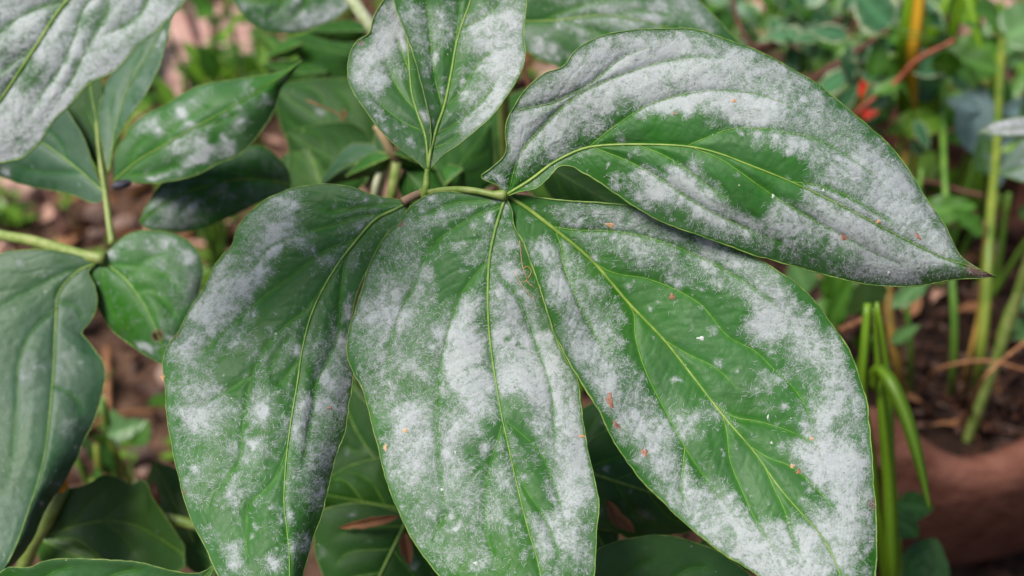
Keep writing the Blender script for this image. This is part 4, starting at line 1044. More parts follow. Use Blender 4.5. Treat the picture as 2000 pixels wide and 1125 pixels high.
# ================================================================== STONES
def rock(name, center, size, mat, label, cat='stone', seed=0, flat=.35, group=None, rot=0.0, power=.55):
    n, m = 26, 40
    V = []; cr, sr = math.cos(rot), math.sin(rot)
    for i in range(n+1):
        th = math.pi*i/n
        for j in range(m):
            ph = 2*math.pi*j/m
            d = np.array([math.sin(th)*math.cos(ph), math.sin(th)*math.sin(ph), math.cos(th)])
            e = np.sign(d)*np.abs(d)**power
            k = 1+0.22*(float(fbm(np.array([d[0]*2+seed]), np.array([d[1]*2+d[2]]), seed, 3)[0])-.5)
            p = e*np.array([size[0], size[1], size[2]])*k
            V.append((center[0]+p[0]*cr-p[1]*sr, center[1]+p[0]*sr+p[1]*cr, center[2]+p[2]))
    F = [(i*m+j, (i+1)*m+j, (i+1)*m+(j+1) % m, i*m+(j+1) % m) for i in range(n) for j in range(m)]
    o = mesh_obj(name, V, F, mat)
    tag(o, label, cat, group)
    return o
def stone_at(px, py, wpx, hpx, thick, mat, label, seed, rot=0.0, group='flat stones lying on the soil'):
    g = gp(px, py)
    dist = unP(g)[2]
    sx = wpx*KX*dist/2; sy = hpx*KX*dist/2/math.sin(PITCH)
    return rock('stone', (g[0], g[1], g[2]+thick*.2), (sx, sy, thick), mat, label, seed=seed, rot=rot, group=group)
stone_at(400, 90, 190, 190, .018, M['stone'], 'large flat pink stone between the white leaf and the pointed leaf', 1, .2)
stone_at(335, 150, 100, 160, .016, M['stone'], 'pink stone close beside the narrow upright leaf', 2, .1)
stone_at(520, 140, 130, 60, .014, M['stone'], 'small pink stone behind the tip of the pointed leaf', 3, .4)
stone_at(1075, 150, 60, 90, .02, M['stone'], 'pink stone seen between the upright leaf and the big right leaf', 4)
stone_at(1925, 470, 170, 120, .085, M['stone_tan'], 'upright tan stone behind the stalks at the right edge', 5, .2)
stone_at(1800, 600, 110, 90, .03, M['stone_tan'], 'tan stone just under the tip of the big right leaf', 6, .5)
stone_at(1955, 80, 110, 90, .03, M['stone'], 'pink stone among the leaves near the top right corner', 7, .5)
stone_at(1770, 10, 130, 60, .02, M['stone'], 'pink stone behind the yellow striped blade', 8, .5)
stone_at(30, 380, 120, 60, .016, M['stone'], 'pale stone showing at the left edge under the smooth leaf', 9, .1)

# ================================================================== LITTER, PEBBLES, WEEDS
def scatter_region(n, seed, x0=-1.1, x1=1.1, y0=.30, y1=2.1):
    r = np.random.default_rng(seed)
    x = r.uniform(x0, x1, n); y = r.uniform(y0, y1, n)
    return r, x, y
def litter(name, n, seed, size, mat, kind, near=False):
    r, x, y = scatter_region(n, seed)
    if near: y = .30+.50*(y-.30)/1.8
    else: y = .72+1.4*(y-.30)/1.8
    z = ground_h(x, y)
    V = []; F = []
    a = r.uniform(0, 2*math.pi, n); s = size*(.5+r.random(n)); tilt = r.normal(0, .35, n); rollt = r.normal(0, .5, n)
    base = np.array([(0, -.5, 0), (.22, -.15, .06), (.24, .15, .08), (0, .5, .02), (-.24, .15, .09), (-.22, -.15, .05), (0, 0, -.02)])
    tri = [(0, 1, 6), (1, 2, 6), (2, 3, 6), (3, 4, 6), (4, 5, 6), (5, 0, 6)]
    for i in range(n):
        w = r.uniform(.6, 1.5)
        b = base*np.array([w, 1, 1.8*r.random()])
        ca, sa = math.cos(a[i]), math.sin(a[i]); ct, st_ = math.cos(tilt[i]), math.sin(tilt[i]); cr, sr = math.cos(rollt[i]), math.sin(rollt[i])
        xr = b[:, 0]*cr + b[:, 2]*sr; zr = -b[:, 0]*sr + b[:, 2]*cr
        yr = b[:, 1]*ct - zr*st_; zz = b[:, 1]*st_ + zr*ct
        V.append(np.stack([(xr*ca-yr*sa)*s[i]+x[i], (xr*sa+yr*ca)*s[i]+y[i], zz*s[i]+z[i]+s[i]*.22], 1))
        F += [tuple(k+7*i for k in t) for t in tri]
    o = mesh_obj(name, np.concatenate(V), F, mat, smooth=False)
    tag(o, kind=kind)
    return o
o = litter('leaf_litter', 2600, 4, .020, M['damp_shade'], 'stuff', near=True); tag(o, 'moist scraps of old leaves under the peonies, coloured darker for foliage shade', 'leaf litter')
o = litter('leaf_litter', 3000, 1, .022, M['dry'], 'stuff'); tag(o, 'brown fallen leaves and scraps covering the soil', 'leaf litter')
o = litter('leaf_litter', 2600, 2, .020, M['dry_pink'], 'stuff'); tag(o, 'pale pinkish fallen leaves and scraps covering the soil', 'leaf litter')
def pebbles(n, seed):
    r, x, y = scatter_region(n, seed)
    ico = []
    for i in range(5):
        for j in range(6):
            th = math.pi*(i+.5)/5*.98; ph = 2*math.pi*j/6+.5*(i % 2)
            ico.append((math.sin(th)*math.cos(ph), math.sin(th)*math.sin(ph), math.cos(th)))
    ico = np.array(ico)
    f0 = [(i*6+j, i*6+(j+1) % 6, (i+1)*6+(j+1) % 6, (i+1)*6+j) for i in range(4) for j in range(6)] + [(5, 4, 3, 2, 1, 0)] + [tuple(24+j for j in range(6))]
    V = []; F = []
    z = ground_h(x, y)
    for i in range(n):
        s = .004+.012*r.random()**2
        p = ico*s*np.array([r.uniform(.7, 1.3), r.uniform(.7, 1.3), r.uniform(.4, .8)])
        V.append(p+np.array([x[i], y[i], z[i]+s*.2])); F += [tuple(k+30*i for k in t) for t in f0]
    o = mesh_obj('pebbles', np.concatenate(V), F, M['pebble']); tag(o, 'small rounded pebbles mixed into the soil', 'pebbles', kind='stuff')
pebbles(1500, 3)
def weeds(name, n, seed, mat, size, label, keep, h=.05):
    """many tiny plants: each a rosette of small leaves on thread stalks"""
    r, x, y = scatter_region(n, seed)
    V = []; F = []; c = 0
    base = np.array([(0, 0, 0), (.25, .3, .05), (.22, .7, .03), (0, 1, -.05), (-.22, .7, .03), (-.25, .3, .05), (0, .5, -.01)])
    tri = [(0, 1, 6), (1, 2, 6), (2, 3, 6), (3, 4, 6), (4, 5, 6), (5, 0, 6)]
    dens = fbm(x*5, y*5, seed, 3)
    for i in range(n):
        if not keep(x[i], y[i], dens[i]): continue
        z0 = gz(x[i], y[i])
        hh = h*r.uniform(.3, 1.2)
        top = np.array([x[i]+r.normal(0, .01), y[i]+r.normal(0, .01), z0+hh])
        s0 = np.array([x[i], y[i], z0-.003])
        w = .0009
        V.append(np.array([s0+[w, 0, 0], s0-[w, 0, 0], s0+[0, w, 0], top])); F += [(c, c+1, c+3), (c+1, c+2, c+3), (c+2, c, c+3)]; c += 4
        for k in range(r.integers(4, 9)):
            L = size*r.uniform(.5, 1.3); a = r.uniform(0, 2*math.pi); t = r.uniform(-.3, .7)
            b = base*L*np.array([r.uniform(.8, 1.4), 1, 1])
            yr = b[:, 1]*math.cos(t)-b[:, 2]*math.sin(t); zz = b[:, 1]*math.sin(t)+b[:, 2]*math.cos(t)
            p0 = s0+(top-s0)*r.uniform(.4, 1)
            V.append(np.stack([b[:, 0]*math.cos(a)-yr*math.sin(a), b[:, 0]*math.sin(a)+yr*math.cos(a), zz], 1)+p0)
            F += [tuple(q+c for q in tt) for tt in tri]; c += 7
    if not V: return
    o = mesh_obj(name, np.concatenate(V), F, mat); tag(o, label, 'weeds', kind='stuff')
_np = 1.0
potc_px = P(1900, 830, .60)
def notpot(x, y): return (x-potc_px[0])**2+(y-potc_px[1]-.06)**2 > .15**2
def onpix(x, y):
    p = unP(np.array([x, y, 0.0])); return p[0], p[1]
def k1(x, y, d): return notpot(x, y) and d > (.5 if y > .62 else .62) and not (250 < onpix(x, y)[0] < 560 and onpix(x, y)[1] < 170 and d < .62)
def k2(x, y, d): return notpot(x, y) and d > (.55 if y > .62 else .66)
weeds('weeds', 2600, 11, M['bg_yellowgreen'], .014, 'tiny yellow green seedlings sprouting between the litter', k1, .03)
weeds('weeds', 1800, 12, M['bg_green'], .022, 'low green weeds with small oval leaves on the soil', k2, .05)
weeds('weeds', 1600, 13, M['bg_grey'], .018, 'low grey green weeds on the soil', lambda x, y, d: k2(x, y, d) and x > .15, .06)

def twig(name, pts, r0, r1, mat, parent=None, label=None, cat='twig', group=None):
    sp = spline(pts, 26)
    o = tube(name, sp, np.linspace(r0, r1, 26), mat, parent, 7)
    if parent is None: tag(o, label, cat, group)
    return o
# fallen and dry twigs on the left
def gpt(px, py, dz): return gp(px, py)+np.array([0, 0, dz])
twig('dry_twig', [gpt(0, 372, .03), gpt(60, 372, .05), gpt(85, 400, .04), gpt(115, 445, .03), gpt(135, 490, .01)], .0035, .002, M['twig'], label='dark bent twig lying above the thick stalk on the left')
twig('dry_twig', [gpt(355, 30, .03), gpt(372, 70, .03), gpt(395, 130, .02), gpt(412, 170, .01)], .003, .002, M['twig'], label='thin dark twig leaning on the large pink stone')
twig('dry_twig', [gpt(430, 40, .05), gpt(425, 90, .04), gpt(420, 150, .01)], .0022, .002, M['twig'], label='straight grey twig beside the large pink stone')
twig('dry_twig', [gpt(310, 120, .05), gpt(300, 170, .04), gpt(292, 215, .01)], .009, .006, M['twig'], label='short thick brown stick behind the narrow upright leaf')
twig('dry_twig', [gpt(100, 915, .02), gpt(170, 900, .03), gpt(250, 850, .02), gpt(310, 830, .01)], .0022, .0016, M['dry'], label='pale dry twig crossing the dark soil in the left gap')
twig('dry_twig', [gpt(232, 760, .04), gpt(228, 820, .03), gpt(222, 900, .02), gpt(205, 950, .01)], .0026, .0018, M['dry'], label='upright dry twig in the dark left gap')
twig('dry_twig', [gpt(560, 230, .06), gpt(568, 290, .05), gpt(572, 350, .01)], .005, .004, M['twig'], label='dark stick between the pointed leaf and the shaded peony')
# dry brown scraps caught on the low leaves; one stands for a brown gap
def dry_leaf(px0, py0, px1, py1, d0, d1, w, label, mat='dry'):
    a = P(px0, py0, d0); b = P(px1, py1, d1)
    L = np.linalg.norm(b-a)
    mesh = unit_leaf('dry_leaf_shape', width=w, arch=.1, fold=.5, seed=int(px0))
    mesh.materials.append(M[mat])
    o = bpy.data.objects.new('dry_leaf', mesh); COL.objects.link(o)
    o.matrix_world = frame_matrix(a, b-a, -FWD, L)
    sm = o.modifiers.new('thickness', 'SOLIDIFY'); sm.thickness = .008
    tag(o, label, 'dry leaf')
dry_leaf(782, 1008, 656, 1034, .418, .423, .13, 'narrow brown dead leaf lying on the dark low leaf')
dry_leaf(790, 1040, 800, 1105, .416, .416, .38, 'small reddish brown dead leaf tucked against the middle leaf')
dry_leaf(1240, 1040, 1200, 1000, .40, .405, .35, 'brown leaf shaped piece standing for the gap above the rounded leaf at the bottom edge')  # leaf-shaped piece in place of the brown gap between leaves
dry_leaf(1218, 1035, 1185, 975, .405, .41, .35, 'dark shrivelled scrap behind the brown gap piece at the bottom edge', 'dry')

# tendril on the shaded foliage
tt = np.linspace(0, 1, 40)
tend = [P(600+55*s*1.3, 196+30*s, .49) for s in np.linspace(0, 1, 8)] + [P(668+9*math.cos(a)*(1-.08*i), 226+12*math.sin(a)*(1-.08*i), .488) for i, a in enumerate(np.linspace(-1.2, 3.6, 9))]
tube('tendril', spline(tend, 50), .0003, M['dry'], peonyF, 6)
# snail-like dark bud at the left node
bud = rock('beetle', P(238, 360, .430), (.0034, .0017, .0014), plain_mat('dark_beetle', (.02, .02, .03), (.06, .06, .08), 300, .6), 'small dark bluish beetle clinging to the stalk under the pointed leaf', 'beetle', seed=5, power=1.0, rot=.4)
# orange petal at the left leaf
dry_leaf(118, 962, 132, 940, .43, .43, .6, 'tiny orange petal beside the long bluish leaf', 'petal_orange')
for i, (px, py) in enumerate([(291, 445)]):
    dry_leaf(px-12, py-4, px+14, py+6, .452, .45, .45, 'pale dry scrap under the blunt tipped leaf', 'dry_pink')

# ================================================================== SCALLOPED CLAY PLANTER, LOWER RIGHT
pc = P(1885, 700, .69)
pot_top = .150
pcx, pcy = 0, 0
rimp = PZ(1893, 862, pot_top)          # lowest point of the near rim
PR = .155
pcx, pcy = rimp[0]+.01, rimp[1]+PR-.012
pot = empty('clay_planter', (pcx, pcy, gz(pcx, pcy)), 'brown clay planter with a scalloped rim at the lower right', 'planter')
def pot_body():
    n = 160
    g0 = -.02
    prof = [(0.0, g0), (.60, g0), (.78, .02), (.93, .06), (1.0, .10), (1.02, .125), (1.03, .142), (1.0, .152), (.93, .152), (.885, .143), (.87, .125), (.85, .10), (0, .095)]
    V = []; F = []
    for k, (r, z) in enumerate(prof):
        for j in range(n):
            a = 2*math.pi*j/n
            wv = 0.0125*math.cos(9*(a+math.pi/2+.065)) if z > .11 else 0.0
            wob = 1+.012*math.sin(5*a+1)
            V.append((pcx+r*PR*wob*math.cos(a), pcy+r*PR*wob*math.sin(a), z-wv*(1 if z > .12 else .4)))
    for k in range(len(prof)-1):
        for j in range(n):
            q = (j+1) % n
            F.append((k*n+j, k*n+q, (k+1)*n+q, (k+1)*n+j))
    b = mesh_obj('pot_body', V, F, M['clay'], pot)
    sb = b.modifiers.new('round', 'SUBSURF'); sb.levels = 1; sb.render_levels = 1
    # relief ridge, like a root, curving down the wall
    for a0, a1 in ((-1.18, -1.05), (-1.95, -2.05)):
        pts = [(pcx+PR*1.015*math.cos(a0+(a1-a0)*s), pcy+PR*1.015*math.sin(a0+(a1-a0)*s), .145-.10*s) for s in np.linspace(0, 1, 8)]
        pts = [np.array([p[0]*1, p[1], p[2]]) - np.array([0, 0, 0]) for p in pts]
        out = []
        for s, p in zip(np.linspace(0, 1, 8), pts):
            rr_ = np.interp(p[2], [.02, .06, .10, .125, .142], [.78, .93, 1.0, 1.02, 1.03])*PR
            an = a0+(a1-a0)*s
            out.append((pcx+rr_*math.cos(an), pcy+rr_*math.sin(an), p[2]))
        tube('ridge', spline(out, 20), np.linspace(.007, .004, 20), M['clay'], pot, 9)
    xs = []; Fs = []
    nr_ = 22
    for i in range(nr_+1):
        for j in range(60):
            a = 2*math.pi*j/60; r = .87*PR*i/nr_
            x = pcx+r*math.cos(a); y = pcy+r*math.sin(a)
            xs.append((x, y, .108+.016*(float(fbm(np.array([x*30]), np.array([y*30]), 4, 4)[0])-.5)))
    for i in range(nr_):
        for j in range(60):
            Fs.append((i*60+j, (i+1)*60+j, (i+1)*60+(j+1) % 60, i*60+(j+1) % 60))
    mesh_obj('soil', xs, Fs, M['potsoil'], pot)
pot_body()
# litter and a red brown bulb in the pot
r_ = np.random.default_rng(44)
for i in range(26):
    a = r_.uniform(0, 2*math.pi); q = PR*.8*math.sqrt(r_.random())
    p = np.array([pcx+q*math.cos(a), pcy+q*math.sin(a), .113+.004*r_.random()])
    d = np.array([r_.normal(), r_.normal(), r_.normal()*.25])
    mm = M['dry'] if r_.random() < .75 else M['dry_pink']
    o = put_leaf(UL[i % 4], mm, None, p, d, .018+.02*r_.random(), up=(r_.normal()*.3, r_.normal()*.3, 1), w=.6, name='dry_leaf')
    o['category'] = 'dry leaf'; o['label'] = 'dead brown scrap lying with others alike on the dark planter soil'; o['group'] = 'dead scraps inside the planter'
def pot_litter():
    r = np.random.default_rng(9); V = []; F = []
    for i in range(900):
        a = r.uniform(0, 2*math.pi); q = PR*.84*math.sqrt(r.random())
        c = np.array([pcx+q*math.cos(a), pcy+q*math.sin(a), .112+.008*r.random()])
        d = np.array([r.normal(), r.normal(), r.normal()*.35]); d /= np.linalg.norm(d)
        L = r.uniform(.004, .016) if i % 3 else r.uniform(.015, .035); w = r.uniform(.0005, .0011) if i % 3 == 0 else r.uniform(.0015, .004)
        s_ = np.cross(d, [0, 0, 1.0]); s_ /= np.linalg.norm(s_)+1e-9
        n_ = np.cross(s_, d)
        V += [c-d*L/2, c+s_*w, c+d*L/2, c-s_*w, c+n_*w*.8]; k = 5*i
        F += [(k, k+1, k+4), (k+1, k+2, k+4), (k+2, k+3, k+4), (k+3, k, k+4)]
    o = mesh_obj('litter', V, F, M['damp_shade'], pot, smooth=False); o['kind'] = 'stuff'
pot_litter()
# stalks rising from the planter
def stalk_plant(label, base, tops, mat, leaves, r0=.0034, r1=.0022, group='tall stalks rising from the planter', leafmat='bg_green', name='stalk_plant'):
    """base on the pot soil; tops: list of photo px,py,depth way points"""
    root = empty(name, base, label, 'plant', group)
    r0 *= .62; r1 *= .62
    sp = spline([np.array(base)-np.array([0, 0, .01])]+[P(*t) for t in tops], 40)
    sp[1:-1, 0] += .0012*(fbm(np.arange(38)/6., np.zeros(38), int(base[0]*9999) % 97, 2)-.5)
    tube('stem', sp, np.linspace(r0, r1, 40), M[mat], root, 8)
    for (fr, dirv, L, w, k, lm) in leaves:
        i = int(fr*39)
        put_leaf(UL[k], M[lm or leafmat], root, sp[i], dirv, L*.55, up=(0, -.5, 1), w=w)
    return root
def sb(px, py): return PZ(px, py, .112)
def dep(px, py, b, dz=0): return unP(b)[2]
b = sb(1775, 800)
stalk_plant('orange brown stalk, leftmost of the planter stalks, beside the big leaf', b, [(1752, 700, .66), (1735, 590, .655), (1745, 450, .67), (1768, 300, .72), (1786, 150, .80), (1795, 60, .86)], 'stem_or',
  [], .0048, .0034)
b = sb(1785, 760)
stalk_plant('thin olive stalk between two thicker planter stalks', b, [(1780, 690, .68), (1772, 600, .67), (1772, 500, .665), (1800, 330, .66)], 'stem_g', [(.85, (.7, 0, .2), .06, .9, 0, None), (.95, (-.5, -.3, .2), .05, 1, 1, 'bg_grey')], .003, .002)
b = sb(1862, 770)
stalk_plant('straight dark green stalk under the tip of the big right leaf', b, [(1862, 700, .68), (1864, 600, .67), (1850, 420, .68), (1842, 280, .70), (1840, 120, .76), (1842, 60, .80)], 'stem_g',
  [(.75, (-.8, .1, .3), .07, 1.1, 1, 'bg_dark'), (.85, (.8, .1, .3), .07, 1.0, 0, None), (.95, (-.3, -.5, .3), .06, 1.1, 1, None), (.65, (-.7, -.2, 0), .06, 1, 0, 'bg_yellowgreen')], .0034, .0024)
b = sb(1913, 775)
stalk_plant('thick yellow green stalk passing behind the purple leaf tip', b, [(1915, 690, .66), (1925, 600, .655), (1930, 500, .655), (1935, 400, .67), (1945, 300, .69), (1955, 120, .74), (1965, 20, .78)], 'stem_yg',
  [(.6, (.8, -.1, .4), .07, .5, 2, 'bg_yellowgreen'), (.8, (-.8, .2, .2), .075, 1, 0, None), (.9, (.7, .2, .3), .07, 1.1, 1, 'bg_grey'), (.97, (-.5, -.3, .4), .06, 1, 1, None)], .0050, .0034)
b = sb(1890, 770)
stalk_plant('slender orange tinged stalk just left of the thickest one', b, [(1893, 700, .67), (1910, 620, .665), (1920, 540, .66), (1925, 430, .655)], 'stem_or', [(.97, (-.5, -.1, .5), .05, .8, 0, None)], .0028, .0018)
b = sb(1935, 740)
stalk_plant('short leaning stalk with a greyish leaf at the right edge', b, [(1950, 660, .66), (1970, 600, .655), (1990, 570, .65)], 'stem_yg', [(.97, (.6, -.3, .1), .05, 1, 0, 'bg_grey'), (.8, (.7, 0, .1), .04, 1, 0, 'bg_grey')], .0022, .0016)
b = sb(1920, 850)
b = PZ(1895, 800, .112)
stalk_plant('bent straw coloured stem crossing low over the planter soil', b, [(1930, 730, .62), (1975, 690, .62), (2040, 640, .62)], 'dry', [], .0022, .0014)
b = PZ(1800, 745, .112)
stalk_plant('drooping dry stem lying across the planter stalks', b, [(1850, 715, .66), (1930, 705, .65), (2010, 725, .645)], 'dry', [], .0020, .0014)

# ================================================================== GRASS BLADES BESIDE THE BIG LEAF
def blade(parent, pts, widths, mat, name='blade'):
    sp = spline([np.append(P(*p), 0)[:3] for p in pts], 30)
    w = 0.8*np.interp(np.linspace(0, 1, 30), np.linspace(0, 1, len(widths)), widths)
    tan = np.gradient(sp, axis=0); tan /= np.linalg.norm(tan, axis=1)[:, None]
    vd = sp-CAM*np.array([1, 1, 1]); side = np.cross(tan, np.array([.15, .77, -.62])); side /= np.linalg.norm(side, axis=1)[:, None]
    nn = np.cross(tan, side)
    V = []
    for k, t in enumerate((-1, -.5, 0, .5, 1)):
        V.append(sp+side*(w*t/2)[:, None]+nn*(w*.22*(1-abs(t)))[:, None])
    V = np.stack(V, 1).reshape(-1, 3)
    F = [(i*5+j, i*5+j+1, (i+1)*5+j+1, (i+1)*5+j) for i in range(29) for j in range(4)]
    att = np.tile([0, 0, 1, 0, 0], 30)
    o = mesh_obj(name, V, F, M[mat], parent, attrs={'vein': att, 'edge': att*0})
    sm = o.modifiers.new('thickness', 'SOLIDIFY'); sm.thickness = .0004
    return o
gb = gp(1745, 1200)
gr = empty('grass_tuft', gb, 'tuft of bright green grass blades between the widest leaf and the planter', 'grass')
blade(gr, [(1748, 1190, .52), (1742, 1110, .50), (1735, 950, .49), (1722, 800, .48), (1712, 690, .475), (1706, 600, .47)], [.004, .0055, .0055, .0045, .003, .001], 'grass')
blade(gr, [(1745, 1190, .52), (1744, 1050, .50), (1738, 900, .49), (1735, 760, .485), (1720, 640, .48), (1712, 590, .478)], [.004, .0055, .0048, .004, .003, .0015], 'grass')
blade(gr, [(1738, 1180, .52), (1700, 900, .49), (1683, 760, .475), (1688, 680, .47), (1695, 592, .468)], [.004, .005, .0055, .0045, .0035], 'grass')
blade(gr, [(1705, 760, .475), (1712, 722, .468), (1735, 740, .46), (1768, 810, .455), (1792, 890, .452), (1806, 950, .452), (1816, 996, .452)], [.003, .006, .0065, .006, .005, .0035, .0008], 'grass')
blade(gr, [(1740, 1185, .52), (1715, 1000, .50), (1690, 900, .495)], [.003, .0035, .001], 'grass')
ivy = empty('ivy', gp(1770, 1180), 'dark angular ivy leaves at the foot of the planter', 'plant')
tube('stem', spline([gp(1770, 1180)-np.array([0, 0, .01]), P(1760, 1120, .55), P(1750, 1010, .54), P(1745, 960, .53)], 14), .0016, M['stem_g'], ivy, 6)
for (px, py, d, dx, dy, L) in [(1752, 985, .53, .8, -.1, .016), (1745, 1010, .53, .8, -.6, .014), (1775, 1120, .54, .5, .7, .018), (1765, 1105, .54, .6, -.5, .018), (1800, 1150, .54, .3, .9, .022), (1740, 1060, .54, -.4, .5, .015)]:
    p = P(px, py, d); dv = RIGHT*dx+UP*dy
    put_leaf(UL[1], M['bg_dark'], ivy, p, dv, L, up=-FWD, w=1.0)

# ================================================================== VARIEGATED SHRUB, TOP RIGHT
vg = gp(1560, 330)
vs_ = empty('variegated_shrub', vg, 'shrub with small cream edged leaves on dark reddish twigs', 'shrub')
tw = [([(1470, 95, .70), (1510, 88, .71), (1545, 76, .72), (1580, 64, .73), (1640, 40, .74), (1690, 5, .75)], 'twig', .0028, .0018),
      ([(1560, 200, .72), (1590, 154, .71), (1640, 122, .705), (1680, 95, .70), (1735, 60, .695)], 'twig', .0030, .0016),
      ([(1640, 250, .70), (1680, 212, .69), (1750, 160, .68), (1790, 118, .67), (1865, 78, .66)], 'twig_red', .0017, .0013),
      ([(1540, 250, .73), (1500, 150, .72), (1470, 95, .70), (1440, 40, .70), (1430, -20, .70)], 'twig', .0022, .0012)]
spv = []
for pts, m_, a, b_ in tw:
    sp = spline([P(*p) for p in pts], 26); spv.append(sp)
    tube('twig', sp, np.linspace(a, b_, 26), M[m_], vs_, 7)
tube('trunk', spline([vg-np.array([0, 0, .01]), P(1590, 300, .80), P(1590, 240, .76), P(1560, 200, .72)], 20), np.linspace(.006, .0034, 20), M['twig'], vs_, 8)
tube('twig', spline([P(1590, 240, .76), P(1640, 250, .70)], 6), .003, M['twig'], vs_, 7)
rv = np.random.default_rng(5)
for i in range(135):
    sp = spv[i % 4 if i % 5 else 1]
    c0 = sp[rv.integers(2, 26)]
    off = rv.normal(0, 1, 3)*np.array([.020, .018, .018]); off[1] = abs(off[1])+.004 if i % 6 else off[1]*.3
    dv = off+rv.normal(0, .01, 3)+np.array([0, -.004, .004])
    L = rv.uniform(.014, .026)
    put_leaf(UL[rv.choice([0, 1, 0, 3])], M['variegated'] if rv.random() < .7 else M['bg_green'], vs_, c0+off*.9, dv, L, up=np.array([rv.normal()*.5, -.7+rv.normal()*.4, 1]), w=rv.uniform(.8, 1.15))
    if i % 3 == 0:
        tube('leaf_stalk', [c0, c0+off*.45+np.array([0, 0, .002]), c0+off*.9], .0005, M['stem_g'], vs_, 4)

# ================================================================== LEAFY PLANTS BEHIND ON THE RIGHT
def bush(label, px, py, d, spread, n, mats, Lr, seed, stalks=5, group='leafy plants behind the shrub', name='leafy_plant', upv=(0, -.6, 1)):
    c = P(px, py, d)
    g = np.array([c[0], c[1]+.02, gz(c[0], c[1]+.02)])
    root = empty(name, g, label, 'plant', group)
    r = np.random.default_rng(seed)
    tips = []
    for k in range(stalks):
        t = c+r.normal(0, 1, 3)*np.array(spread)*.6
        sp = spline([g-np.array([0, 0, .01])+r.normal(0, .008, 3)*np.array([1, 1, 0]), (g+t)/2+r.normal(0, .01, 3), t], 16)
        tips.append(sp)
        tube('stem', sp, np.linspace(.003, .0015, 16), M['stem_g'] if r.random() < .6 else M['stem_yg'], root, 6)
    for k in range(n):
        sp = tips[r.integers(0, stalks)]
        p0 = sp[r.integers(8, 16)]
        q = c+r.normal(0, 1, 3)*np.array(spread)
        p = p0*.35+q*.65
        dv = (q-p0)+np.array([0, 0, -.005])
        put_leaf(UL[r.integers(0, 4)], M[mats[r.integers(0, len(mats))]], root, p, dv, r.uniform(*Lr), up=np.array(upv)+r.normal(0, .35, 3), w=r.uniform(.8, 1.2))
    return root
bush('leafy plant with grey green leaves in the middle of the right background', 1800, 200, .92, (.05, .04, .035), 34, ['bg_grey', 'bg_green', 'bg_green'], (.018, .034), 1)
bush('green leafy plant filling the top right corner', 1940, 70, .95, (.06, .05, .035), 42, ['bg_green', 'bg_grey', 'bg_yellowgreen'], (.018, .034), 2)
bush('dark green leafy plant behind the whitish leaf at the right edge', 1890, 290, .86, (.05, .04, .04), 40, ['bg_dark', 'bg_green', 'bg_dark'], (.018, .034), 3)
bush('yellow green leafy plant low behind the planter stalks', 1775, 350, .84, (.03, .03, .03), 20, ['bg_yellowgreen', 'bg_green', 'bg_dark'], (.022, .04), 4)
bush('green leafy plant right under the red flowers', 1690, 240, .90, (.035, .03, .03), 26, ['bg_green', 'bg_grey', 'bg_yellowgreen'], (.02, .034), 5)
bush('leafy plant behind the variegated shrub along the top edge', 1560, 30, 1.0, (.09, .05, .04), 50, ['bg_green', 'bg_dark', 'bg_grey'], (.02, .036), 6)
bush('dark leafy plant left of the variegated shrub', 1440, 10, .86, (.04, .04, .04), 30, ['bg_dark', 'bg_green'], (.02, .036), 7)
bush('small grey leaved plant in the gap below the big right leaf', 1640, 570, .66, (.022, .03, .02), 16, ['bg_grey', 'bg_green'], (.02, .035), 8, group=None)
bush('green leafy plant at the edge below the whitish leaf', 2010, 320, .72, (.02, .03, .025), 12, ['bg_green', 'bg_grey'], (.018, .034), 9)
bush('small bright plant with fresh leaves beside the large pink stone', 500, 110, .90, (.05, .04, .02), 34, ['bg_yellowgreen', 'bg_green', 'bg_yellowgreen'], (.015, .03), 10, group='small plants near the pink stones', upv=(0, 0, 1))
bush('small plant with yellow green leaves at the top near the white leaf', 420, 25, 1.05, (.06, .04, .02), 26, ['bg_yellowgreen', 'bg_green'], (.015, .03), 11, group='small plants near the pink stones', upv=(0, 0, 1))
bush('small yellow green plant just above the pointed leaf', 350, 185, .85, (.05, .03, .012), 18, ['bg_yellowgreen', 'bg_green'], (.014, .026), 12, group='small plants near the pink stones', upv=(0, 0, 1))
bush('low green plant in the dark left gap beside the bluish leaf', 180, 850, .62, (.010, .02, .016), 12, ['bg_green', 'bg_dark', 'bg_grey'], (.012, .02), 13, group=None)
# bluish and whitish leaves at the right edge
wp = P(2080, 240, .56)
wr = empty('pale_leaved_plant', (wp[0], wp[1], gz(wp[0], wp[1])), 'plant with whitish mildewed leaves reaching in from the right edge', 'plant')
tube('stem', spline([wp, wp+np.array([.01, .01, -.1]), np.array([wp[0], wp[1], -.01])], 12), .003, M['petiole'], wr, 8)
leaf(wr, [(2080,225),(2040,222),(2000,227),(1970,232),(1947,238),(1930,247),(1911,257)], [(2080,245),(2020,248),(1970,252),(1911,258)], [(2080,270),(2030,268),(2000,266),(1970,266),(1947,265),(1930,263),(1911,259)], [.535,.525,.52], mat='leaf_white', res=5, base=1.5, noise_amp=.2, seed=91, vr=0, midr=None, label='white leaf pointing left')
leaf(wr, [(2090,250),(2050,262),(2000,272),(1978,292),(1960,315),(1951,336)], [(2090,300),(2040,310),(1990,330),(1951,338)], [(2090,350),(2050,362),(2010,358),(1980,350),(1951,340)], [.57,.57,.575], mat='leaf_blue', res=5, base=.6, seed=92, vr=0, label='grey green leaf under the white one')
bl = P(1905, 300, .74)
blr = empty('blue_leaved_plant', (bl[0], bl[1], gz(bl[0], bl[1])), 'plant with a few smooth bluish grey leaves behind the white leaf', 'plant')
tube('stem', spline([P(1905, 260, .74), bl, np.array([bl[0], bl[1], -.01])], 12), .002, M['stem_g'], blr, 7)
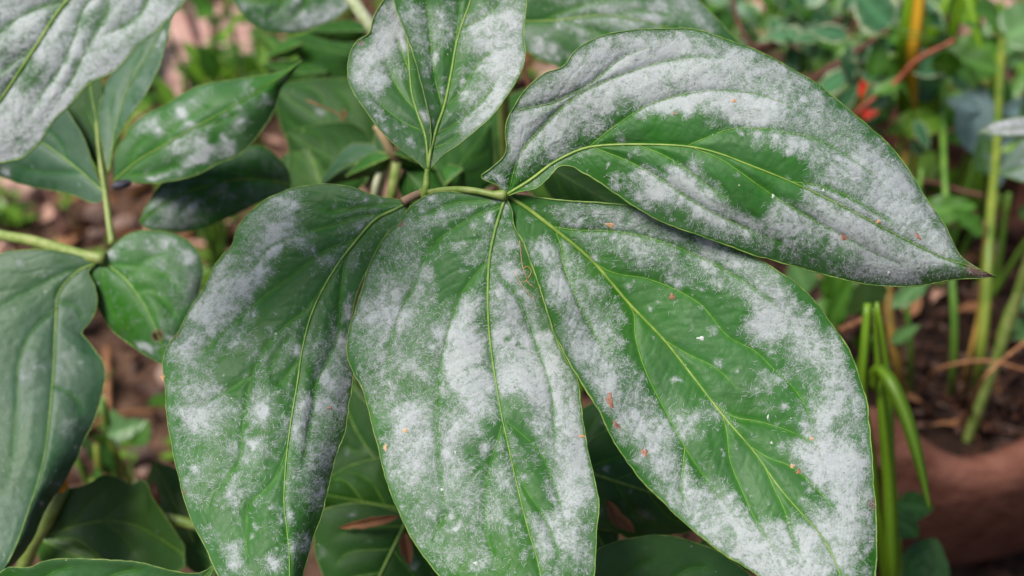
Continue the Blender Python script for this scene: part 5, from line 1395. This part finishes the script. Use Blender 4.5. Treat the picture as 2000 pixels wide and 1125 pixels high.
for (px, py, dx, dy, L) in [(1900, 300, .1, 1, .045), (1915, 215, -.6, .2, .02), (1955, 215, .8, -.1, .03), (1945, 300, .1, -1, .02), (1910, 290, .9, .1, .04)]:
    put_leaf(UL[0], M['bg_blue'], blr, P(px, py, .735), RIGHT*dx+UP*dy, L, up=-FWD)
# yellow striped upright blades
yb = P(1800, 180, .80)
yr = empty('striped_blade_plant', (yb[0], yb[1], gz(yb[0], yb[1])), 'upright sword shaped blades, one of them striped bright yellow', 'plant')
blade(yr, [(1786, 420, .80), (1786, 250, .74), (1784, 100, .68), (1793, 30, .67), (1802, -80, .66)], [.003, .003, .005, .0085, .007], 'yellowblade')
blade(yr, [(1768, 420, .81), (1768, 250, .75), (1768, 90, .69), (1773, 30, .68), (1784, -80, .67)], [.004, .006, .012, .011, .004], 'grass')
blade(yr, [(1800, 420, .90), (1810, 150, .80), (1822, 70, .77), (1850, 0, .76), (1880, -60, .76)], [.004, .006, .016, .014, .004], 'grass')
blade(yr, [(1880, -40, .76), (1893, 0, .76), (1905, 50, .76), (1916, 100, .76)], [.006, .010, .009, .002], 'grass')
blade(yr, [(1800, 420, .90), (1830, 160, .80), (1862, 50, .77), (1878, -30, .76)], [.004, .006, .014, .005], 'grass')

# red flowers
def flower(px, py, d, R, mat, label, group, np_=5, seed=0):
    c = P(px, py, d)
    root = empty('flower', c, label, 'flower', group)
    for k in range(np_):
        a = 2*math.pi*k/np_+seed
        put_leaf(UL[1], M[mat], root, c, RIGHT*math.cos(a)+UP*math.sin(a)-FWD*.5, R, up=-FWD, w=1.5, name='petal')
    tube('stem', spline([c, c+np.array([0, .01, -.02]), np.array([c[0], c[1]+.03, gz(c[0], c[1]+.03)])], 12), .0012, M['stem_g'], root, 6)
flower(1694, 170, .715, .0085, 'petal', 'upper red flower beside the reddish twig', 'red flowers behind the big right leaf', seed=.3)
flower(1692, 212, .715, .007, 'petal', 'lower red flower touching the edge of the big right leaf', 'red flowers behind the big right leaf', seed=.8)
flower(1903, 284, .76, .004, 'petal_pink', 'small pink flower near the bluish leaves', None, seed=.5)
flower(1727, 72, .78, .007, 'petal_orange', 'small orange flower at the end of the dark twig', None, seed=.2)
twig('vine_twig', [P(1795, 352, .70), P(1840, 360, .70), P(1875, 372, .695), P(1920, 382, .69)], .0014, .0012, M['twig'], label='thin dark twig crossing behind the big leaf near the right edge')
twig('vine_twig', [P(1590, 560, .60), P(1640, 645, .60), P(1690, 622, .60), P(1700, 615, .60)][1:], .0016, .0012, M['dry'], label='orange dry stem in the gap beside the short grass blade')
